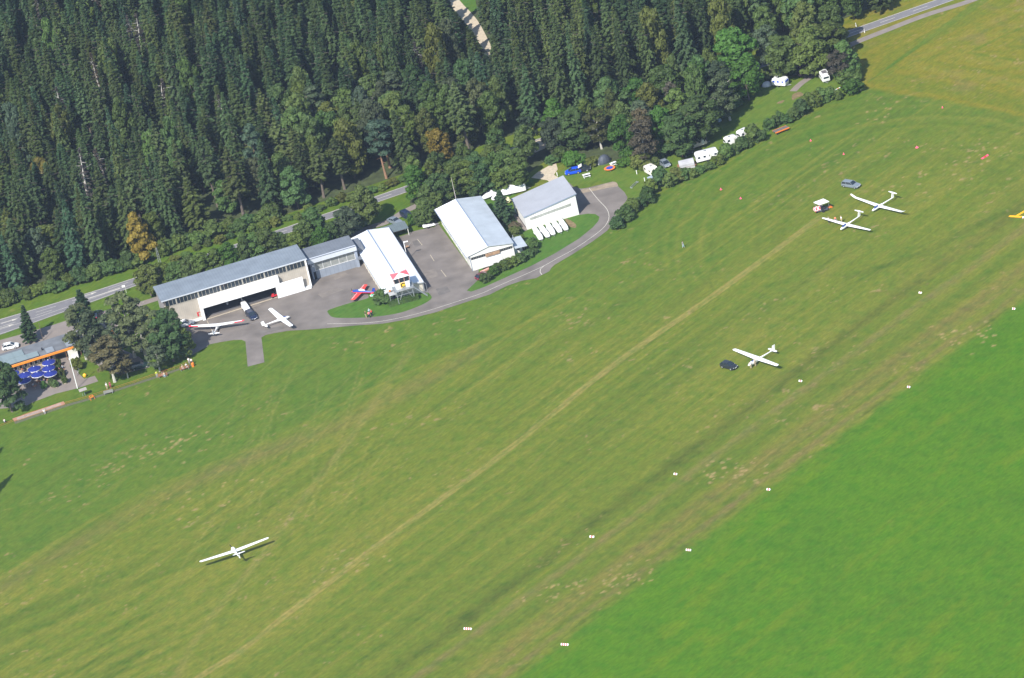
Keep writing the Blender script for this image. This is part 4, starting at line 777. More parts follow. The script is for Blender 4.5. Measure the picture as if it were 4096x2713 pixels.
fo_=bpy.data.objects.new('letter_c',fc); COL.objects.link(fo_); dg=bpy.context.evaluated_depsgraph_get(); fm=bpy.data.meshes.new_from_object(fo_.evaluated_get(dg)); bpy.data.objects.remove(fo_)
lo_=bpy.data.objects.new('letter',fm); COL.objects.link(lo_); fm.materials.clear(); fm.materials.append(black); lo_.parent=yb; lo_.location=(cx-.03,cy_-1.575,4.25); lo_.rotation_euler=(math.pi/2,0,0)
m=MB(); m.box(cx-2.3,cx+2.3,cy_-2.2,cy_+1.2,3.22,3.34)
for (a,b) in [((cx-2.3,cy_-2.2),(cx+2.3,cy_-2.2)),((cx+2.3,cy_-2.2),(cx+2.3,cy_+.4)),((cx-2.3,cy_-2.2),(cx-2.3,cy_+.4))]:
    for z in (3.8,4.2): m.tube([(*a,z),(*b,z)],.03,5)
    for t in np.linspace(0,1,5): m.tube([(a[0]+(b[0]-a[0])*t,a[1]+(b[1]-a[1])*t,3.3),(a[0]+(b[0]-a[0])*t,a[1]+(b[1]-a[1])*t,4.2)],.025,5)
m.build('balcony',steel,h3)
m=MB()
for (x,y) in [(cx-1.9,cy_-2.0),(cx+1.9,cy_-2.0)]: m.tube([(x,y,0),(x,y,3.2)],.09,6)
m.tube([(cx+1.9,cy_-2.0,.1),(cx+.6,cy_-2,3.1)],.06,5); m.tube([(cx-1.9,cy_-2.0,.1),(cx-.4,cy_-2,3.1)],.06,5); m.tube([(cx-1.9,cy_-2.0,2.2),(cx+1.9,cy_-2.0,2.2)],.05,5); m.build('tower_leg',steel,h3)
m=MB()  # stair: flight going down to the right
for s in (0,.9): m.add([(cx+2.3,cy_-2.2+s,3.1),(8.3,cy_-2.2+s,.1),(8.3,cy_-2.2+s+.06,.1),(cx+2.3,cy_-2.2+s+.06,3.1),(cx+2.3,cy_-2.2+s,3.36),(8.3,cy_-2.2+s,.36),(8.3,cy_-2.2+s+.06,.36),(cx+2.3,cy_-2.2+s+.06,3.36)],[(3,2,1,0),(4,5,6,7),(0,1,5,4),(1,2,6,5),(2,3,7,6),(3,0,4,7)])
for i in range(14):
    t=(i+.5)/14; x=cx+2.3+(8.3-cx-2.3)*t; z=3.2-3.05*t; m.box(x-.13,x+.13,cy_-2.13,cy_-1.31,z,z+.04)
m.tube([(cx+2.3,cy_-2.2,4.2),(8.3,cy_-2.2,1.2)],.03,5); m.tube([(8.3,cy_-2.2,.1),(8.3,cy_-2.2,1.2)],.03,5); m.build('stair',steel,h3)
m=MB(); m.box(-.1,2.5,-4.5,-2.3,2.38,2.46); m.build('porch_roof',mat('corrugated_porch',(.42,.43,.44),.5,stripe=(0,3,.2)),h3)
m=MB()
for x in (-.05,2.45): m.tube([(x,-4.4,0),(x,-4.4,2.38)],.07,6)
m.tube([(2.45,-4.4,.1),(1.2,-4.4,2.3)],.05,5); m.build('porch_post',steel,h3)
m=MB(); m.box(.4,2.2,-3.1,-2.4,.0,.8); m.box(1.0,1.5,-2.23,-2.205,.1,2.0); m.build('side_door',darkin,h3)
m=MB(); m.box(.2,.65,-2.9,-2.65,2.75,3.1); m.build('orange_light',orange,h3)
m=MB(); b0=(3.4,-3.3,6.85); m.tube([b0,(3.4,-3.3,12.2)],[.045,.02],5); m.build('antenna',mat('antenna_white',(.7,.62,.6),.5),h3)
m=MB(); m.box(8.22,8.4,-2.6,-2.4,0,2.7); m.tube([(8.9,-2.9,0),(8.9,-2.9,2.2),(8.3,-2.5,2.6)],.05,5); m.build('downpipe',steel,h3)
# carport behind the tower hall
oc=G(*Z2(1500,420)); cp=empty('carport',oc,AZ,'grey roofed open shelter behind the white tower hall','shelter')
slab(-5.6,.4,-1.4,2.4,1.95,1.95,2.25,2.25,.1).build('roof',mat('dark_green_grey_roof',(.12,.15,.16),.6,stripe=(0,2,.15)),cp)
for x,y in ((.2,-1.2),(.2,2.2),(-5.4,-1.2),(-5.4,2.2)): MB().tube([(x,y,0),(x,y,1.9)],.09,6).build('post',offwhite,cp)
m=MB(); m.box(-5.4,.2,2.25,2.33,0,1.9); m.build('back_wall',wood,cp)
# ---- right white hall
o4=G(*Z3(637,1064)); h4=empty('hangar',o4,AZ,'long white hall with white left and pale blue right roof slope','hall')
W4,L4=10.35,29.2
m=MB(); m.box(-.0,.2,.2,L4,0,3.85); m.build('side_wall',hallwhite,h4)
m=MB(); m.box(W4-.2,W4,.2,L4,0,3.85); m.build('side_wall',hallwhite,h4)
m=MB(); m.prism([(0,0),(W4,0),(W4,2.65),(0,2.65)],.0,.2,'y'); m.build('front_wall',hallwhite,h4); m=MB(); m.prism([(0,3.35),(W4,3.35),(W4,3.85),(4.7,4.85),(0,3.85)],.0,.2,'y'); m.build('gable_wall',hallwhite,h4); m=MB(); m.prism([(0.2,0),(W4-.2,0),(W4-.2,3.85),(4.7,4.85),(.2,3.85)],L4-.2,L4-.003,'y'); m.build('gable_wall',hallwhite,h4)
gable(-.85,4.6,W4+.25,-.3,L4+.5,4.02,5.08,(mat('white_painted_roof',(.80,.80,.82),.45,var=.03,scale=.4),bluegrey),h4)
wb=MB().box(.25,W4-.25,.05,.15,2.66,3.34).build('window_band',glass,h4)
m=MB()
for i in range(25): x=.3+(W4-.6)*i/24; m.box(x-.03,x+.03,.0,.048,2.66,3.34)
m.build('window_mullion',mat('window_frame_grey',(.33,.31,.27),.6),wb)
m=MB(); m.box(3.6,7.0,-.32,-.05,2.55,3.2); m.build('tan_panel',tan,h4)
m=MB(); m.box(3.95,5.6,-.05,-.005,.05,2.3); d4=m.build('door',white,h4); MB().box(5.65,7.3,-.05,-.005,.05,2.3).build('door',white,h4)
m=MB()
for y in np.arange(1.5,L4-2,4.4): m.box(-.06,-.004,y,y+3.4,.05,2.9)
m.build('side_door_panel',offwhite,h4)
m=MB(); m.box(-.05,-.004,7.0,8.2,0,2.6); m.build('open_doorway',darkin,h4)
slab(W4+.26,13.5,-.6,5.6,2.7,2.55,2.55,2.7,.1).build('annex_roof',bluegrey,h4)
m=MB(); m.box(W4+.01,13.2,1.2,5.2,0,2.45); an=m.build('annex',hallwhite,h4)
MB().box(11.2,11.9,1.15,1.195,1.3,1.95).build('window',glass,an); MB().box(12.5,13.0,1.15,1.195,.05,2.0).build('door',darkin,an)
MB().tube([(11.6,4.9,2.6),(11.6,4.9,3.5)],.1,8).build('chimney_pipe',steel,h4)
m=MB(); m.tube([(4.6,L4+.3,4.9),(4.6,L4+.3,10.8)],[.05,.025],5); m.build('antenna',mat('antenna_white',(.7,.62,.6),.5),h4)
m=MB(); m.tube([(-.95,-.8,3.95),(-.95,L4+.5,3.95)],.08,6); m.tube([(-.1,-.1,0),(-.1,-.1,3.9)],.06,6); m.build('gutter',trimblue,h4)
# ---- right grey roofed hall
o5=G(*Z3(1755,470)); h5=empty('hangar',o5,math.radians(9.3),'white hall with plain grey sloping roof and long window strip','hall')
m=MB(); m.prism([(-12.75,0),(0,0),(0,5.25),(-12.75,3.35)],0,.22,'y'); m.prism([(-12.75,0),(0,0),(0,5.25),(-12.75,3.35)],11.0,11.2,'y'); m.box(-12.75,-12.55,.22,11,0,3.35); m.box(-.2,-.003,.22,11,0,5.25); m.build('wall',hallwhite,h5)
slab(-13.0,.3,-.25,11.5,3.5,5.5,5.5,3.5,.14).build('roof',roofgrey5,h5)
m=MB(); m.add([(-13.02,-.3,3.3),(.32,-.3,5.3),(.32,-.3,5.52),(-13.02,-.3,3.52),(-13.02,-.251,3.3),(.32,-.251,5.3),(.32,-.251,5.52),(-13.02,-.251,3.52)],[(0,1,2,3),(7,6,5,4),(0,4,5,1),(3,2,6,7),(1,5,6,2),(0,3,7,4)]); m.build('fascia',trimblue,h5)
m=MB(); zz=lambda x:2.62+(x+11.7)*.045
m.add([(-11.6,-.03,2.05),(-1.4,-.03,2.75),(-1.4,-.03,3.42),(-11.6,-.03,2.72),(-11.6,-.004,2.05),(-1.4,-.004,2.75),(-1.4,-.004,3.42),(-11.6,-.004,2.72)],[(0,1,2,3),(0,4,5,1),(1,5,6,2),(2,6,7,3),(3,7,4,0)]); m.build('window_strip',mat('pale_window_strip',(.30,.31,.28),.5,var=.2,scale=1.5),h5)
m=MB(); m.box(-12.8,-12.752,1,10,.1,.4); m.box(-12.82,-12.753,7.5,8.6,.1,2.2); m.build('door',darkin,h5)
m=MB(); m.box(-13.6,-12.77,-.3,11,.03,.12); m.build('plinth',paving,h5)
# ---- restaurant
orr=G(*ZL(990,410)); AR=math.radians(11.5); hr=empty('restaurant',orr,AR,'flat grey roofed restaurant with orange fascia beside the umbrella terrace','building')
orangef=mat('orange_fascia',(.78,.26,.03),.5,var=.06,scale=1)
slab(-16,9.2,-1.7,5.6,2.75,2.75,3.05,3.05,.12).build('roof',mat('bitumen_roof',(.135,.145,.16),.85,var=.22,scale=.45),hr)
m=MB(); m.box(-16,-3.4,-1.5,1.1,3.02,3.12); m.box(-16,-6.4,1.12,4.2,3.06,3.2); m.build('roof_section',mat('grey_green_roof',(.185,.235,.25),.8,var=.06,stripe=(0,.35,.1)),hr)
m=MB(); m.box(3.2,7,-1.5,3.2,3.0,3.1); m.box(-1.6,.3,-1.5,1.3,2.93,3.03); m.build('roof_patch',mat('grey_roof_patch',(.21,.235,.265),.8,var=.12),hr)
m=MB(); m.box(-2.3,-2.0,1.0,1.3,2.9,3.5); m.box(-13.6,-12.6,2.0,4.0,3.2,3.24); m.build('vent',black,hr)
m=MB(); m.box(-16,9.2,-2.05,-1.71,2.4,2.86); m.build('fascia',orangef,hr)
m=MB(); m.box(-16,9.2,-1.7,-1.6,2.2,2.55); m.build('soffit',wood,hr)
m=MB(); m.box(-16,0,-.7,-.5,0,2.6); m.box(.0,.2,-.5,2.4,0,2.6); m.box(.2,8.8,2.2,2.4,0,2.6); m.box(8.6,8.8,2.4,5.3,0,2.6); m.box(-16,8.59,5.0,5.2,0,2.7); m.build('wall',mat('restaurant_wall',(.40,.33,.24),.8,var=.1),hr)
for i in range(10):
    x=-12.2+1.22*i; fr=MB().box(x,x+.85,-.82,-.71,.9,2.25).build('window',white,hr); MB().box(x+.1,x+.75,-.86,-.822,1.0,1.95).build('pane',glass,fr)
MB().box(-7.8,-7.0,-.8,-.71,0.05,.85).build('door',darkin,hr)
MB().box(3.0,5.2,-2.2,-1.9,0,2.3).build('counter',offwhite,hr); MB().box(3.6,5.1,-2.9,-2.25,0,.9).build('counter',white,hr)
for x in (-6,-1.2,2.6,6,9): MB().tube([(x,-1.85,0),(x,-1.85,2.3)],.06,6).build('post',wood,hr)
# orange gabled hut glimpsed between the birches
ob=G(*ZB(720,330)); hb=empty('shed',ob,AR,'small orange brown shed hidden between the birches','shed')
MB().box(-.9,.9,-.6,1.6,0,1.9).build('wall',mat('orange_brown_wall',(.55,.17,.04),.7),hb); slab(-1.1,1.1,-.9,1.9,2.0,2.0,2.2,2.2,.1).build('roof',orangef,hb); MB().box(-1.25,-.92,-.7,.3,0,1.5).build('cupboard',white,hb)
# ================================================================= VEHICLES
def paint(n,c,r=.3): return mat(n,c,r,var=.03,scale=1.,spec=.5)
def car(px,heading,label,pnt,kind='hatch',L=4.2,Wd=1.72,H=1.45,group=None,trunk_open=False):
    g=G(*px); r=empty('parked_car',(g[0],g[1],.03),heading,label,'car',group); a=L/2; w=Wd/2
    if kind=='estate': cab=[(-a+.12,.88),(-a+.38,H),(.25,H),(1.0,.92)]
    elif kind=='sedan': cab=[(-a+.75,.92),(-a+1.25,H-.04),(.15,H),(.95,.9)]
    elif kind=='suv': cab=[(-a+.1,1.0),(-a+.4,H),(.35,H),(1.05,1.02)]
    else: cab=[(-a+.12,.9),(-a+.65,H),(.15,H),(1.05,.92)]
    bz=cab[0][1]
    # body: stations along x of (z_low, z_top, half width)
    st=[(-a,.42,bz-.18,w*.86),(-a+.15,.28,bz-.02,w*.96),(-a+.8,.22,bz+.0,w),(0,.22,bz+.03,w),(1.0,.22,bz+.0,w),(a-.55,.24,bz-.08,w*.98),(a-.15,.28,bz-.2,w*.93),(a,.42,bz-.32,w*.8)]
    secs=[[(x,-hw*.96,zl),(x,-hw,zl+(zt-zl)*.5),(x,-hw*.93,zt),(x,0,zt+.03),(x,hw*.93,zt),(x,hw,zl+(zt-zl)*.5),(x,hw*.96,zl)] for x,zl,zt,hw in st]
    b=MB().loft(secs).build('body',pnt,r,True)
    tw_=w*.74; bw=w*.92
    def cs(x,z,hw): return [(x,-hw,z),(x,hw,z)]
    (x0,z0),(x1,z1),(x2,z2),(x3,z3)=cab
    m=MB(); v=[(x0,-bw,z0),(x0,bw,z0),(x1,-tw_,z1-.05),(x1,tw_,z1-.05),(x2,-tw_,z2-.05),(x2,tw_,z2-.05),(x3,-bw,z3),(x3,bw,z3)]
    m.add(v,[(0,1,3,2),(2,3,5,4),(4,5,7,6),(0,2,4,6),(1,7,5,3)]); gl=m.build('windows',glass,r)
    m=MB(); t=.06
    m.add([(x1-.05,-tw_-.02,z1-.055),(x1-.05,tw_+.02,z1-.055),(x2+.05,tw_+.02,z2-.055),(x2+.05,-tw_-.02,z2-.055),(x1+.05,-tw_+.1,z1),(x1+.05,tw_-.1,z1),(x2-.1,tw_-.1,z2),(x2-.1,-tw_+.1,z2)],[(0,1,2,3),(4,5,6,7),(0,1,5,4),(1,2,6,5),(2,3,7,6),(3,0,4,7)])
    for s in (-1,1):
        for (p,q) in (((x0,bw,z0),(x1,tw_,z1-.04)),((x3,bw,z3),(x2,tw_,z2-.04)),(((x0+x3)/2-.2,bw,z0),((x1+x2)/2-.2,tw_,z2-.04))): m.tube([(p[0],s*(p[1]+.01),p[2]-.02),(q[0],s*(q[1]+.01),q[2])],.045,4)
    m.build('roof',pnt,r,False)
    for sx in (-a+.78,a-.82):
        for s in (-1,1):
            y=s*(w-.09); ty=MB().tube([(sx,y-.1,.31),(sx,y+.1,.31)],.31,14).build('wheel',black,r); MB().tube([(sx,y+s*.095,.31),(sx,y+s*.115,.31)],.19,10).build('rim',chrome,ty)
    for s in (-1,1):
        MB().box(a-.2,a-.03,s*w*.62-.16,s*w*.62+.16,bz-.42,bz-.24).build('headlight',mat('headlight',(.75,.78,.8),.15),r)
        MB().box(-a-.01,-a+.12,s*w*.66-.12,s*w*.66+.12,bz-.3,bz-.12).build('tail_light',red,r)
    MB().box(a-.02,a+.03,-.26,.26,.42,.54).build('number_plate',white,r)
    if trunk_open: m=MB(); m.add([(x0+.5,-bw,H-.02),(x0+.5,bw,H-.02),(x0-.45,bw,H+.35),(x0-.45,-bw,H+.35),(x0+.5,-bw,H-.06),(x0+.5,bw,H-.06),(x0-.45,bw,H+.31),(x0-.45,-bw,H+.31)],[(0,1,2,3),(7,6,5,4),(0,4,5,1),(2,6,7,3),(1,5,6,2),(0,3,7,4)]); m.build('tailgate',offwhite,r); 
    return r
silver=paint('silver_paint',(.17,.20,.235)); navy=paint('navy_paint',(.012,.02,.05)); charcoal=paint('charcoal_paint',(.02,.025,.032)); blue=paint('bright_blue_paint',(.01,.07,.55)); grn=paint('dark_green_paint',(.012,.03,.03)); maroon=paint('dark_red_paint',(.10,.02,.03)); carwhite=paint('car_white',(.75,.75,.75))
ZE=lambda x,y:(3150+x/3.947,650+y/3.947)
car(ZE(1010,385),hd(ZE(925,392),ZE(1060,412)),'silver estate car on the grass above the gliders',silver,'estate',4.6,1.74,1.46)
car((2917,1472),hd((2885,1468),(2930,1480)),'dark hatchback beside the high winged glider',charcoal,'hatch',4.1)
hc=hd((990,1248),(1022,1280)); car((1008,1270),hc,'dark estate car with a white trailer on the apron',navy,'estate',4.5)
car((2294,694),hd((2312,690),(2275,697)),'bright blue car with raised tailgate behind the grey roofed hall',blue,'hatch',3.9,trunk_open=True)
car((2334,684),hd((2320,688),(2345,684)),'dark car half hidden behind the blue one',charcoal,'hatch',3.6)
car((1581,893),hd((1560,888),(1605,903)),'silver saloon behind the carport',silver,'sedan',4.4,H=1.38)
car((1630,872),hd((1608,858),(1648,882)),'dark blue off-road car behind the carport',navy,'suv',4.5,1.8,1.65)
car((2662,664),hd((2648,652),(2678,672)),'small grey car parked beside the beige caravan',silver,'hatch',3.5)
car((2748,620),hd((2735,628),(2765,610)),'dark car in the shade of the camp trees',charcoal,'hatch',3.8)
car((561,1473),hd((538,1479),(585,1466)),'dark green estate car under the trees by the fence',grn,'estate',4.5)
car((588,1398),hd((570,1400),(605,1392)),'pale car between the birches and the grey tree',carwhite,'hatch',4)
car((1936,1112),hd((1918,1122),(1950,1106)),'dark red car between the bushes at the apron corner',maroon,'hatch',4)
car((2030,742),hd((2015,745),(2045,738)),'white car in the shade behind the glider trailer',carwhite,'hatch',3.9)
car((44,1394),hd((20,1398),(66,1388)),'white car parked behind the restaurant',carwhite,'hatch',4)
car((390,1266),hd((380,1280),(400,1250)),'dark blue car parked between the trees on the car park',navy,'hatch',4)
car((742,1303),hd((725,1306),(762,1296)),'white car half hidden by the tree at the hangar corner',carwhite,'estate',4.3)
def trailer(px,heading,label,L=7.5,Wd=1.35,H=1.35,m_=white,group=None,hitch=1,fin=False,name='glider_trailer'):
    """long closed trailer: box tapering to the rear"""
    g=G(*px); r=empty(name,(g[0],g[1],.03),heading,label,'trailer',group); a=L/2; w=Wd/2; z0=.42
    secs=[]
    for x,hw,zt in [(-a,w*.55,z0+.45),(-a+.35,w*.8,z0+.68),(-a+L*.35,w*.97,H*.93),(a-.9,w,H),(a-.25,w*.95,H-.06),(a,w*.82,H-.32)]:
        secs.append([(x,-hw,z0),(x,-hw,zt-.22),(x,-hw*.78,zt-.04),(x,0,zt+.02),(x,hw*.78,zt-.04),(x,hw,zt-.22),(x,hw,z0)])
    MB().loft(secs).build('body',m_,r,True)
    for s in (-1,1): MB().tube([(-.3,s*(w-.02)-.09,.3),(-.3,s*(w-.02)+.09,.3)],.3,12).build('wheel',black,r); MB().box(-.75,.15,s*w-.12,s*w+.12,.5,.66).build('mudguard',m_,r)
    MB().tube([(a-.2,-.25,.42),(a+1.1,0,.42),(a-.2,.25,.42)],.05,6).build('drawbar',steel,r)
    if fin: m=MB(); m.prism([(-a+.1,H-.3),(-a-.5,H-.2),(-a-.6,H+.3),(-a-.1,H+.25),(-a+.9,H-.2)],-.09,.09,'y'); m.build('tail_fin_cover',m_,r)
    return r
h=hd((966,1208),(996,1258)); trailer((984,1238),h,'white glider trailer hitched to the dark estate car on the apron',6.6,1.4,1.45,fin=True)
tw0=np.array(G(*Z3(1317,688))); tw1=np.array(G(*Z3(1584,590))); ht=hd(Z3(1262,600),Z3(1352,735))
ords=['leftmost','second from the left','middle','second from the right','rightmost']
for i in range(5):
    p=tw0+(tw1-tw0)*i/4; pp=P((p[0],p[1],0)); trailer(pp,ht+math.radians([0,2,-1,1,0][i]),f'{ords[i]} of the five white glider trailers parked before the grey roofed hall',7.4-.35*(i>1),1.16,1.3,group='white glider trailers in a row')
hb_=hd((2023,782),(2084,768)); trailer((2042,776),hb_,'big white closed trailer behind the lone dark conifer',7.6,2.0,2.1)
trailer((2068,764),hb_,'white trailer with raised lid behind the big closed one',3.4,1.5,1.9)
trailer((1958,790),hd((1945,800),(1980,784)),'short white trailer left of the dark conifer behind the halls',3.6,1.7,1.5)
trailer((1985,800),hd((1975,806),(1998,794)),'small white box trailer next to the short white one',2.2,1.2,1.2)
trailer((2033,810),hd((2038,818),(2028,800)),'small cream trailer between the conifer and the grey roofed hall',2.2,1.1,1.1,m_=mat('cream_paint',(.72,.65,.38),.5))
trailer(Z2(1780,345),hd(Z2(1700,358),Z2(1860,318)),'low white flat trailer at the back of the apron',3.0,1.1,.8,name='flat_trailer')
# open trailer at the apron corner
g=G(1945,1090); r=empty('flat_trailer',(g[0],g[1],.03),hd((1918,1100),(1962,1080)),'open trailer with a pinkish load at the apron corner','trailer'); MB().box(-1.3,1.3,-.7,.7,.5,.6).build('bed',wood,r); MB().box(-1.3,1.3,-.3,.3,.6,.75).build('load',mat('pink_board',(.6,.33,.27),.7),r)
for s in (-1,1): MB().tube([(0,s*.75-.08,.28),(0,s*.75+.08,.28)],.28,12).build('wheel',black,r)
g=G(*ZD(1070,1222)); r=empty('farm_trailer',(g[0],g[1],.0),hd(ZD(1015,1240),ZD(1130,1195)),'orange flat trailer standing below the camp hedge','trailer'); MB().box(-1.9,1.9,-.75,.75,.7,.8).build('bed',mat('grey_boards',(.13,.11,.10),.8),r)
m=MB(); m.box(-1.9,1.9,-.8,-.755,.55,.85); m.box(-1.9,1.9,.755,.8,.55,.85); m.build('side_board',orange,r)
for sx in (-1.3,1.3):
    for s in (-1,1): MB().tube([(sx,s*.6-.09,.32),(sx,s*.6+.09,.32)],.32,12).build('wheel',black,r)
bluewin=mat('blue_curtain',(.03,.08,.5),.4); 
def caravan(px,heading,label,L=4.6,Wd=2.1,H=2.2,m_=white,windows=3,band=None,door=True,front_win=True,hatch=True,name='caravan'):
    g=G(*px); r=empty(name,(g[0],g[1],.0),heading,label,'caravan'); a=L/2; w=Wd/2; z0=.45
    prof=[(-a+.12,z0),(-a,z0+.35),(-a+.06,H-.55),(-a+.28,H-.12),(-a+.7,H),(a-.7,H),(a-.25,H-.14),(a-.02,H-.6),(a,z0+.4),(a-.15,z0)]
    cen=(0,(z0+H)/2); secs=[[(cen[0]+(p-cen[0])*k,y,cen[1]+(q-cen[1])*k) for p,q in prof] for y,k in ((-w,.94),(-w+.08,1),(w-.08,1),(w,.94))]
    MB().loft(secs).build('body',m_,r,True)
    for s in (-1,1):
        for i in range(windows):
            x=-a+.8+(L-1.6)*i/max(1,windows-1); wi=MB().box(x-.3,x+.3,s*w-.02,s*w+.02,1.25,1.75).build('window',bluewin if band else glass,r)
        MB().tube([(-.1,s*(w-.1)-.09,.3),(-.1,s*(w-.1)+.09,.3)],.3,12).build('wheel',black,r)
    if door: MB().box(.55,1.1,-w-.03,-w+.01,.6,1.95).build('door',offwhite,r)
    if front_win:
        for sx in (-1,1): MB().box(sx*a-.05,sx*a+.04,-w*.7,w*.7,1.25,1.7).build('end_window',bluewin if band else glass,r)
    if hatch: MB().box(-.5,.1,-.3,.3,H,H+.06).build('roof_hatch',glass if band else steel,r)
    MB().tube([(a-.1,-.4,.42),(a+1.0,0,.42),(a-.1,.4,.42)],.05,6).build('drawbar',steel,r)
    return r
caravan((3123,343),hd((3092,346),(3139,349)),'white caravan with blue and orange windows beside the small tent',3.9,2.0,2.2,band=True)
caravan((2830,640),hd((2788,648),(2866,628)),'long white caravan with dark windows between the camp hedge and the trees',5.6,2.2,2.4,windows=4)
caravan((2607,697),hd((2624,702),(2590,684)),'cream white caravan at the left end of the camp site',3.6,2.0,2.2,m_=mat('creamy_white',(.74,.70,.62),.5),windows=2)
caravan((2926,578),hd((2910,584),(2945,572)),'white caravan half hidden behind the camp hedge',3.2,1.9,2.1,windows=2)
caravan((2978,552),hd((2962,556),(2995,540)),'white caravan behind the highest shrub of the camp hedge',3.2,1.9,2.2,windows=2)
caravan((2797,586),hd((2780,592),(2815,580)),'beige caravan under the dark trees at the camp meadow',3.8,1.9,1.5,m_=mat('beige_paint',(.6,.5,.38),.6))
cv=caravan((3300,322),hd((3285,300),(3312,335)),'white camper with a dark roof rack at the camp entrance',3.8,1.9,2.4,name='camper_van'); MB().box(-.2,1.3,-.6,.6,2.41,2.55).build('roof_rack',mat('grey_plastic',(.14,.13,.14),.6),cv); 
def dome_tent(px,label,r_,h_,m_,m2=None,rz=0):
    g=G(*px); t=empty('tent',(g[0],g[1],.0),rz,label,'tent'); secs=[]
    for i in range(7):
        f=math.cos(i/6*math.pi/2*.97); z=h_*math.sin(i/6*math.pi/2); secs.append([(r_*f*math.cos(k*math.pi/6)*1.15,r_*f*math.sin(k*math.pi/6)*.85,z) for k in range(12)])
    MB().loft(secs).build('canopy',m_,t,False)
    if m2: m=MB(); m.add([(r_*1.17,-.35,.05),(r_*1.17,.35,.05),(r_*.92,0,h_*.72)],[(0,1,2)]); m.add([(-r_*1.17,-.5,.03),(-r_*1.17,.5,.03),(-r_*.8,0,h_*.8)],[(0,1,2)]); m.build('door_flap',m2,t)
    return t
dome_tent((3068,343),'small blue and white dome tent left of the blue windowed caravan',1.1,1.1,mat('tent_white',(.6,.6,.62),.7),bluewin)
dome_tent((2868,486),'pale blue dome tent in the shade beside the lone birch',1.0,1.3,mat('tent_pale_blue',(.35,.45,.55),.7))
dome_tent((2418,650),'big dark grey dome tent under the trees left of the brown birch',1.5,2.0,mat('tent_dark',(.055,.065,.085),.6),mat('tent_grey',(.3,.32,.36),.6),.4)
g=G(2748,668); r=empty('awning_tent',(g[0],g[1],0),hd((2715,668),(2795,650)),'white and grey arched awning behind the camp hedge','tent'); secs=[]
for k in range(7): t=math.pi*k/6; secs.append([(x,-1.3*math.cos(t),1.9*math.sin(t)**.7+.02) for x in (-1.8,1.8)])
m=MB(); v=[q for s in secs for q in s]; m.add(v,[(2*i,2*i+1,2*i+3,2*i+2) for i in range(6)]); m.build('canopy',mat('awning_cloth',(.36,.36,.38),.7,var=.2,scale=.6),r); MB().box(-2.2,2.2,-1.25,1.25,.5,.56).build('table',wood,r)
g=G(2615,722); r=empty('tarpaulin',(g[0],g[1],0),.2,'pale grey tarpaulin shelter below the cream caravan','tent'); slab(-1.3,1.3,-.8,.8,.9,1.3,1.3,.9,.04).build('sheet',mat('grey_cloth',(.3,.35,.42),.7),r)
for x,y in ((-1.2,-.7),(1.2,.7),(-1.2,.7),(1.2,-.7)): MB().tube([(x,y,0),(x,y,.9)],.03,5).build('pole',steel,r)
g=G(*ZC(710,680)); r=empty('trampoline',(g[0],g[1],0),0,'round trampoline with orange rim in front of the dark tent','trampoline'); m=MB(); m.tube([(0,0,.5),(0,0,.54)],.85,20); m.build('mat',mat('trampoline_blue',(.03,.06,.4),.6),r)
m=MB()
for k in range(20): a0=k*math.pi/10; a1=(k+1)*math.pi/10; m.add([(math.cos(a0)*.86,math.sin(a0)*.86,.55),(math.cos(a1)*.86,math.sin(a1)*.86,.55),(math.cos(a1)*1.35,math.sin(a1)*1.35,.5),(math.cos(a0)*1.35,math.sin(a0)*1.35,.5)],[(0,1,2,3)])
m.build('rim',orange,r)
for k in range(4): a0=k*math.pi/2; MB().tube([(math.cos(a0)*1.2,math.sin(a0)*1.2,0),(math.cos(a0)*1.2,math.sin(a0)*1.2,.5)],.04,5).build('leg',steel,r)
def bench(px,h_,label,m_=white,L=1.8,name='bench',cat='bench'):
    g=G(*px); r=empty(name,(g[0],g[1],0),h_,label,cat); MB().box(-L/2,L/2,-.35,.35,.68,.74).build('table_top',m_,r)
    for s in (-1,1): MB().box(-L/2,L/2,s*.7-.13,s*.7+.13,.42,.46).build('seat',m_,r); MB().box(s*L*.38-.04,s*L*.38+.04,-.75,.75,.0,.42).build('leg',m_,r)
    return r
bench((2347,708),.1,'white picnic table behind the grey roofed hall'); bench((2455,661),.4,'white picnic table beside the round trampoline',L=1.4)
g=G(2538,742); r=empty('goal_frame',(g[0],g[1],0),hd((2526,752),(2550,730)),'pale ladder shaped rail lying in the grass near the taxiway end','rail')
for y in (-.25,.25): MB().box(-1.6,1.6,y-.05,y+.05,.25,.33).build('rail',steel,r)
MB().box(-1.5,-1.4,-.3,.3,0,.25).build('leg',steel,r); MB().box(1.4,1.5,-.3,.3,0,.25).build('leg',steel,r)
g=G(*Z3(1270,803)); r=empty('rail_fence',(g[0],g[1],0),hd(Z3(1228,800),Z3(1318,790)),'short grey rail fence beside the annex of the white hall','fence')
for z in (.45,.85): MB().box(-1.1,1.1,-.05,.05,z,z+.12).build('rail',steel,r)
for x in (-1,0,1): MB().box(x-.05,x+.05,-.04,.04,0,1.0).build('post',steel,r)
g0=G(3343,374);g1=G(3390,351); hh=math.atan2(g1[1]-g0[1],g1[0]-g0[0]); LL=float(np.linalg.norm(g1-g0)); r=empty('barrier',(g0[0],g0[1],0),hh,'white and orange barrier beam beside the round bush','barrier')
m=MB(); m.tube([(0,0,.9),(LL,0,1.0)],.09,8); 
bm_=m.build('beam',[white,orange],r); bm_.data.materials.append(orange)
for k in range(3): MB().tube([(LL*(.2+.3*k),0,.92+.02*k),(LL*(.28+.3*k),0,.93+.02*k)],.1,8).build('stripe',orange,r)
for x in (0,LL): MB().box(x-.07,x+.07,-.07,.07,0,.9).build('post',white,r)
